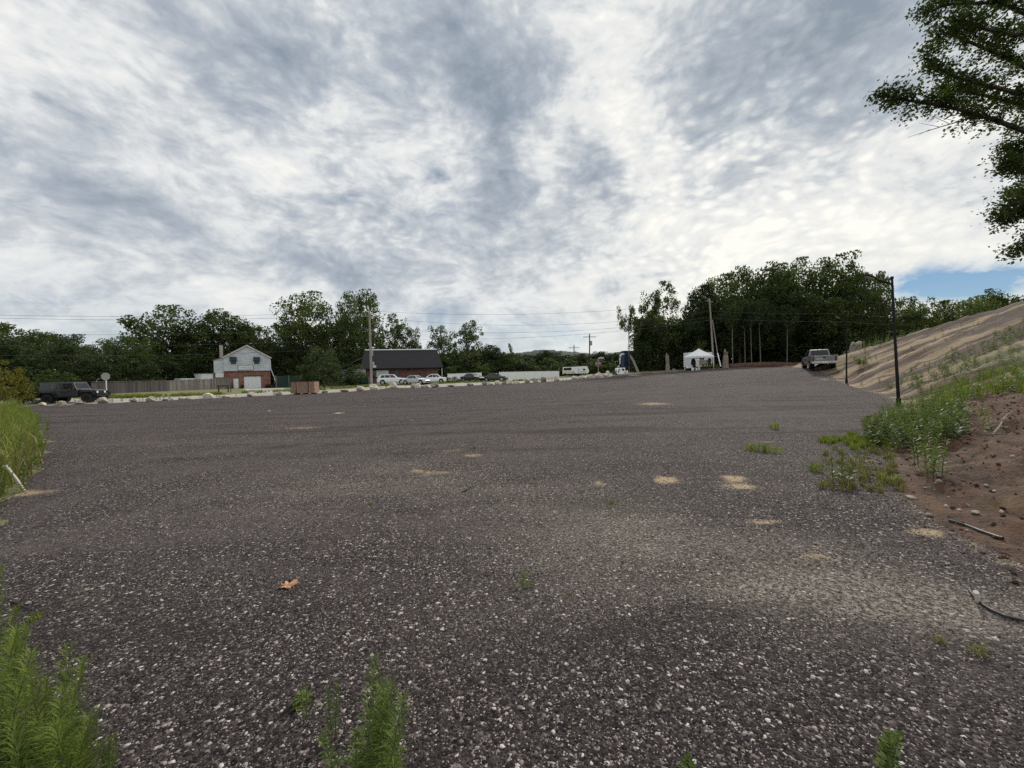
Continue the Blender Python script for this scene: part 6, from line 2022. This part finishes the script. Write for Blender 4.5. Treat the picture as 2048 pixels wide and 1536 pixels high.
for s in (-0.862, 0.862):
    MB().b2(-1.5, 0.8, min(s, s * 1.01), max(s, s * 1.01), 1.15, 1.6).build('side_window', M['glass_dark'], o)
MB().b2(-1.975, -1.93, -0.6, 0.6, 1.1, 1.6).build('rear_window', M['glass_dark'], o)
for x in (-1.2, 1.2):
    for s in (-0.75, 0.75):
        MB().tube([(x, s - 0.1, 0.33), (x, s + 0.1, 0.33)], 0.33, 14).build('wheel', M['rubber'], o)

# blue steel tower with white duct, spotted white bin
p = at(1257, 72, 745)
o = thing('steel_tower', 'dark blue steel tower with a bent white duct at the grove edge', 'tower', tuple(p), 0.1)
o.scale = (0.78, 0.78, 1.0)
tp = P(1262, 698, 72).z - p.z
for sx_ in (-1.3, 1.3):
    for sy in (0.0, 2.0):
        MB().tube([(sx_ + 0.3, sy, 0), (sx_ + 0.3, sy, tp - 1.9)], 0.07, 5).build('leg', M['blue_steel'], o)
MB().hexa([(-0.9, 0.2, tp - 3.2), (1.3, 0.2, tp - 3.2), (1.3, 1.8, tp - 3.2), (-0.9, 1.8, tp - 3.2), (-1.1, 0, tp - 1.6), (1.7, 0, tp - 1.6), (1.7, 2.0, tp - 1.6), (-1.1, 2.0, tp - 1.6)]).build('hopper', M['blue_steel'], o)
MB().b2(-1.1, 1.7, 0, 2.0, tp - 1.598, tp - 0.3).build('housing', M['blue_steel'], o)
for x in (0.1, 1.6):
    MB().b2(x - 0.03, x + 0.03, -0.05, -0.002, tp - 1.6, tp - 0.3).build('ladder_rail', M['sign_grey'], o)
MB().b2(0.16, 1.54, -0.04, -0.002, tp - 0.55, tp - 0.48).build('ladder_rung', M['sign_grey'], o)
MB().tube([(-0.9, -0.1, tp - 0.95), (-1.7, -0.1, tp - 0.98), (-2.0, -0.1, tp - 1.2), (-2.05, -0.1, tp - 1.7), (-2.05, -0.1, 1.6), (-2.3, -0.15, 1.2), (-2.7, -0.2, 1.05)], [0.17, 0.17, 0.2, 0.2, 0.14, 0.14, 0.12], 10).build('duct', M['white_plastic'], o, smooth=True)
p = at(1240.5, 62.8, 749)
o = thing('bin', 'white boxy bin with black blotches at the far edge of the lot', 'bin', tuple(p), 0.15)
MB().b2(-0.72, 0.72, -0.45, 0.45, 0.06, 1.12).build('box', M['white_plastic'], o, bevel=0.12)
MB().add([(-0.25, -0.462, 0.62), (-0.38, -0.462, 0.75), (-0.36, -0.462, 0.95), (-0.2, -0.462, 0.85), (-0.2, -0.47, 0.7)], [(0, 1, 2, 3, 4)]).build('blotch', M['rubber'], o)
MB().prism([(0.12, 1.02), (0.05, 0.9), (0.3, 0.62), (0.5, 0.6), (0.5, 0.85), (0.3, 1.0)], -0.47, -0.452).build('blotch', M['rubber'], o)
MB().prism([(-0.55, 0.85), (-0.55, 0.35), (-0.42, 0.25), (-0.38, 0.5)], -0.47, -0.452).build('blotch', M['rubber'], o)
for s in (-0.6, 0.6):
    MB().b2(s - 0.1, s + 0.1, -0.4, 0.4, -0.05, 0.058).build('skid', M['black_metal'], o)
p = at(1253, 63.2, 748)
o = thing('bucket', 'white bucket standing right of the blotched bin', 'bucket', tuple(p))
MB().tube([(0, 0, 0), (0, 0, 0.55)], [0.2, 0.26], 12).build('pail', M['white_plastic'], o); MB().tube([(0, 0, 0.56), (0, 0, 0.6)], 0.28, 12).build('rim', M['white_plastic'], o)

# ------------------------------------------------------------------ log posts, stump, berm
for px, z, top, wpx, lean, m, lb in ((1336, 63, 710, 8, -0.02, 'dead_wood', 'weathered upright log post left of the white canopy'), (1451, 60, 704, 11, 0.05, 'dead_wood', 'thick split log post right of the leaning pole'), (1277, 67, 712, 5, -0.45, 'pole_wood', 'pale bare log leaning beneath the slender tree')):
    b = at(px, z)
    h = P(px, top, z).z - b.z
    r = wpx * z / F_PX / 2
    o = thing('log_post', lb, 'log', tuple(b))
    lrng = random.Random(px)
    pts = [(0, 0, -0.1), (lean * 0.3 * h, 0, h * 0.33), (lean * 0.62 * h, 0.02, h * 0.68), (lean * h, 0, h)]
    MB().tube(pts, [r * 1.2, r * 0.95, r * 0.9, r * 0.8], 9).build('trunk', M[m], o)
    MB().tube([(pts[3][0] - r * 0.3, 0, h), (pts[3][0] - r * 0.35, 0, h + r * 1.1)], [r * 0.45, r * 0.12], 6).build('splinter', M[m], o)
b = at(1712, 40.5)
h = P(1712, 685, 40.5).z - b.z
o = thing('tree_stump', 'tall weathered hollow stump at the back of the bank behind the far lamp post', 'stump', tuple(b))
for x, r, hh in ((-0.32, 0.30, 0.78), (0.30, 0.30, 0.85)):
    MB().tube([(x * 1.2, 0, -0.2), (x, 0, h * 0.5), (x * 0.9, 0, h * hh)], [r * 1.15, r, r * 0.9], 9).build('trunk', M['dead_wood'], o)
for x, zf, r in ((-0.38, 0.86, 0.26), (0.32, 0.88, 0.30), (0.02, 0.80, 0.28)):
    q = link('burl', ROCKS[3], o, (x, -0.05, h * zf), x); q.scale = (r, r, r * 1.1); q['tone'] = 0.45
bp = [at(x, z) for x, z in ((1458, 61.5), (1500, 62), (1545, 61), (1590, 57), (1612, 52))]
mb = MB()
o0 = bp[0]
mb.tube([tuple(p - o0 + Vector((0, 0, 0.15))) for p in bp], [0.5, 0.62, 0.66, 0.62, 0.45], 9)
M['mulch'] = m_ground('berm_mulch', ((0.085, 0.045, 0.034), (0.15, 0.082, 0.060), (0.06, 0.038, 0.03)), 2.0, 0.06)
tag(mb.build('earth_berm', M['mulch'], None, tuple(o0)), 'low reddish-brown earth berm along the foot of the grove', 'berm')

# ------------------------------------------------------------------ canopy and what stands under it
p = at(1398, 60.5, 739)
co = thing('canopy_tent', 'white pop-up canopy with a peaked roof before the grove', 'canopy', tuple(p), 0.30)
ez = P(1398, 716, 60.5).z - p.z; pz = P(1398, 697, 60.5).z - p.z
s = 1.5
MB().add([(-s, -s, ez + 0.28), (s, -s, ez + 0.28), (s, s, ez + 0.28), (-s, s, ez + 0.28), (-0.45, -0.45, pz - 0.42), (0.45, -0.45, pz - 0.42), (0.45, 0.45, pz - 0.42), (-0.45, 0.45, pz - 0.42), (0, 0, pz)],
         [(0, 1, 5, 4), (1, 2, 6, 5), (2, 3, 7, 6), (3, 0, 4, 7), (4, 5, 8), (5, 6, 8), (6, 7, 8), (7, 4, 8)]).build('roof', M['tent'], co)
for (a, b, c, d_) in ((-s, s, -s, -s + 0.03), (-s, s, s - 0.03, s), (-s, -s + 0.03, -s + 0.031, s - 0.031), (s - 0.03, s, -s + 0.031, s - 0.031)):
    MB().b2(a, b, c, d_, ez - 0.02, ez + 0.279).build('valance', M['tent'], co)
for sx_ in (-1, 1):
    for sy in (-1, 1):
        lg = MB().b2(sx_ * (s - 0.07) - 0.035, sx_ * (s - 0.07) + 0.035, sy * (s - 0.07) - 0.035, sy * (s - 0.07) + 0.035, -0.1, ez + 0.1).build('leg', M['white_paint'], co)
        MB().box((sx_ * (s - 0.07), sy * (s - 0.07), 0.01), (0.16, 0.16, 0.03)).build('foot', M['grey_metal'], lg)
p = at(1405, 64.5, 738)
o = thing('trailer', 'white box trailer with small dark windows behind the canopy', 'trailer', tuple(p), 0.30)
tz = P(1405, 704.5, 64.5).z - p.z
MB().b2(-2.1, 2.1, 0, 2.0, 0.35, tz).build('body', M['white_paint'], o, bevel=0.06)
for x in (-0.45, 0.0):
    MB().b2(x, x + 0.36, -0.04, -0.004, tz - 1.25, tz - 0.95).build('window', M['glass_dark'], o)
MB().b2(-0.95, 0.95, -0.035, -0.004, 0.55, tz - 1.32).build('side_panel', M['tan_board'], o)
MB().b2(1.2, 1.75, -0.04, -0.004, 0.7, tz - 1.0).build('door', M['dark_cloth'], o)
for x in (-0.9, 0.9):
    MB().tube([(x, 0.05, 0.33), (x, 0.25, 0.33)], 0.33, 14).build('wheel', M['rubber'], o)
p = at(1387, 61, 738)
o = thing('covered_stand', 'dark upright covered stand under the left side of the canopy', 'stand', tuple(p), 0.3)
MB().tube([(0, 0, 0.12), (0, 0, 0.5), (0, 0, 1.2), (0, 0, 1.65), (0, 0, 1.8)], [0.36, 0.34, 0.36, 0.28, 0.12], 12).build('cover', M['dark_cloth'], o)
for a in (0, 2.1, 4.2):
    MB().b2(0.26 * math.cos(a) - 0.04, 0.26 * math.cos(a) + 0.04, 0.26 * math.sin(a) - 0.04, 0.26 * math.sin(a) + 0.04, -0.03, 0.2).build('leg', M['black_metal'], o)
for px, z, k, lb in ((1378.5, 60.8, 'box', 'white cool box under the left corner of the canopy'), (1385.5, 59.4, 'pail', 'white pail in front of the dark covered object'), (1398.5, 59.6, 'pail2', 'cream flowerpot in front of the canopy'), (1393, 59.2, 'pail3', 'small white pail left of the cream flowerpot')):
    p = at(px, z, 739)
    if k == 'box':
        o = thing('cool_box', lb, 'cool box', tuple(p), 0.3)
        MB().b2(-0.42, 0.42, -0.25, 0.25, 0.35, 0.75).build('box', M['white_plastic'], o, bevel=0.03); MB().b2(-0.44, 0.44, -0.27, 0.27, 0.752, 0.84).build('lid', M['white_plastic'], o)
        MB().b2(-0.4, 0.4, -0.24, 0.24, -0.02, 0.348).build('stand', M['black_metal'], o)
    else:
        o = thing('bucket' if k != 'pail2' else 'flowerpot', lb, 'bucket' if k != 'pail2' else 'flowerpot', tuple(p))
        q = 0.42 if k == 'pail' else 0.34
        MB().tube([(0, 0, -0.01), (0, 0, q)], [q * 0.36, q * 0.5], 12).build('pail', M['pvc' if k == 'pail2' else 'white_plastic'], o); MB().tube([(0, 0, q + 0.002), (0, 0, q + 0.04)], q * 0.54, 12).build('rim', M['pvc' if k == 'pail2' else 'white_plastic'], o)
p = at(1435, 60.8, 737)
o = tag(link('boulder', ROCKS[4], None, (p.x, p.y, p.z + 0.2), 0.5), 'pale rock at the foot of the leaning pole', 'boulder'); o.scale = (0.42, 0.3, 0.36); o['tone'] = 0.95
for i, (px, z, sc, lb) in enumerate(((1408, 59.5, 1.5, 'leafy plant before the right leg of the canopy'), (1420, 59.6, 1.8, 'bushy grey plant between canopy and leaning pole'), (1433, 59.8, 1.6, 'green plant at the foot of the leaning pole'), (1228, 62.6, 1.6, 'tall yellow-green weeds left of the blotched bin'), (1722, 32.5, 1.6, 'single fresh green bush on the sandy bank right of the far lamp post'))):
    ms = weed_meshes(700 + i, h=0.5, n_leaf=40, ll=0.22, lw=0.03, stems=6, spread=0.25, rise=0.8, mat='leaf_weed' if i != 1 else 'leaf_weed_grey')
    p = at(px, z, 740)
    put_weed(ms, tuple(p), lb, i, sc, name='leafy_plant')
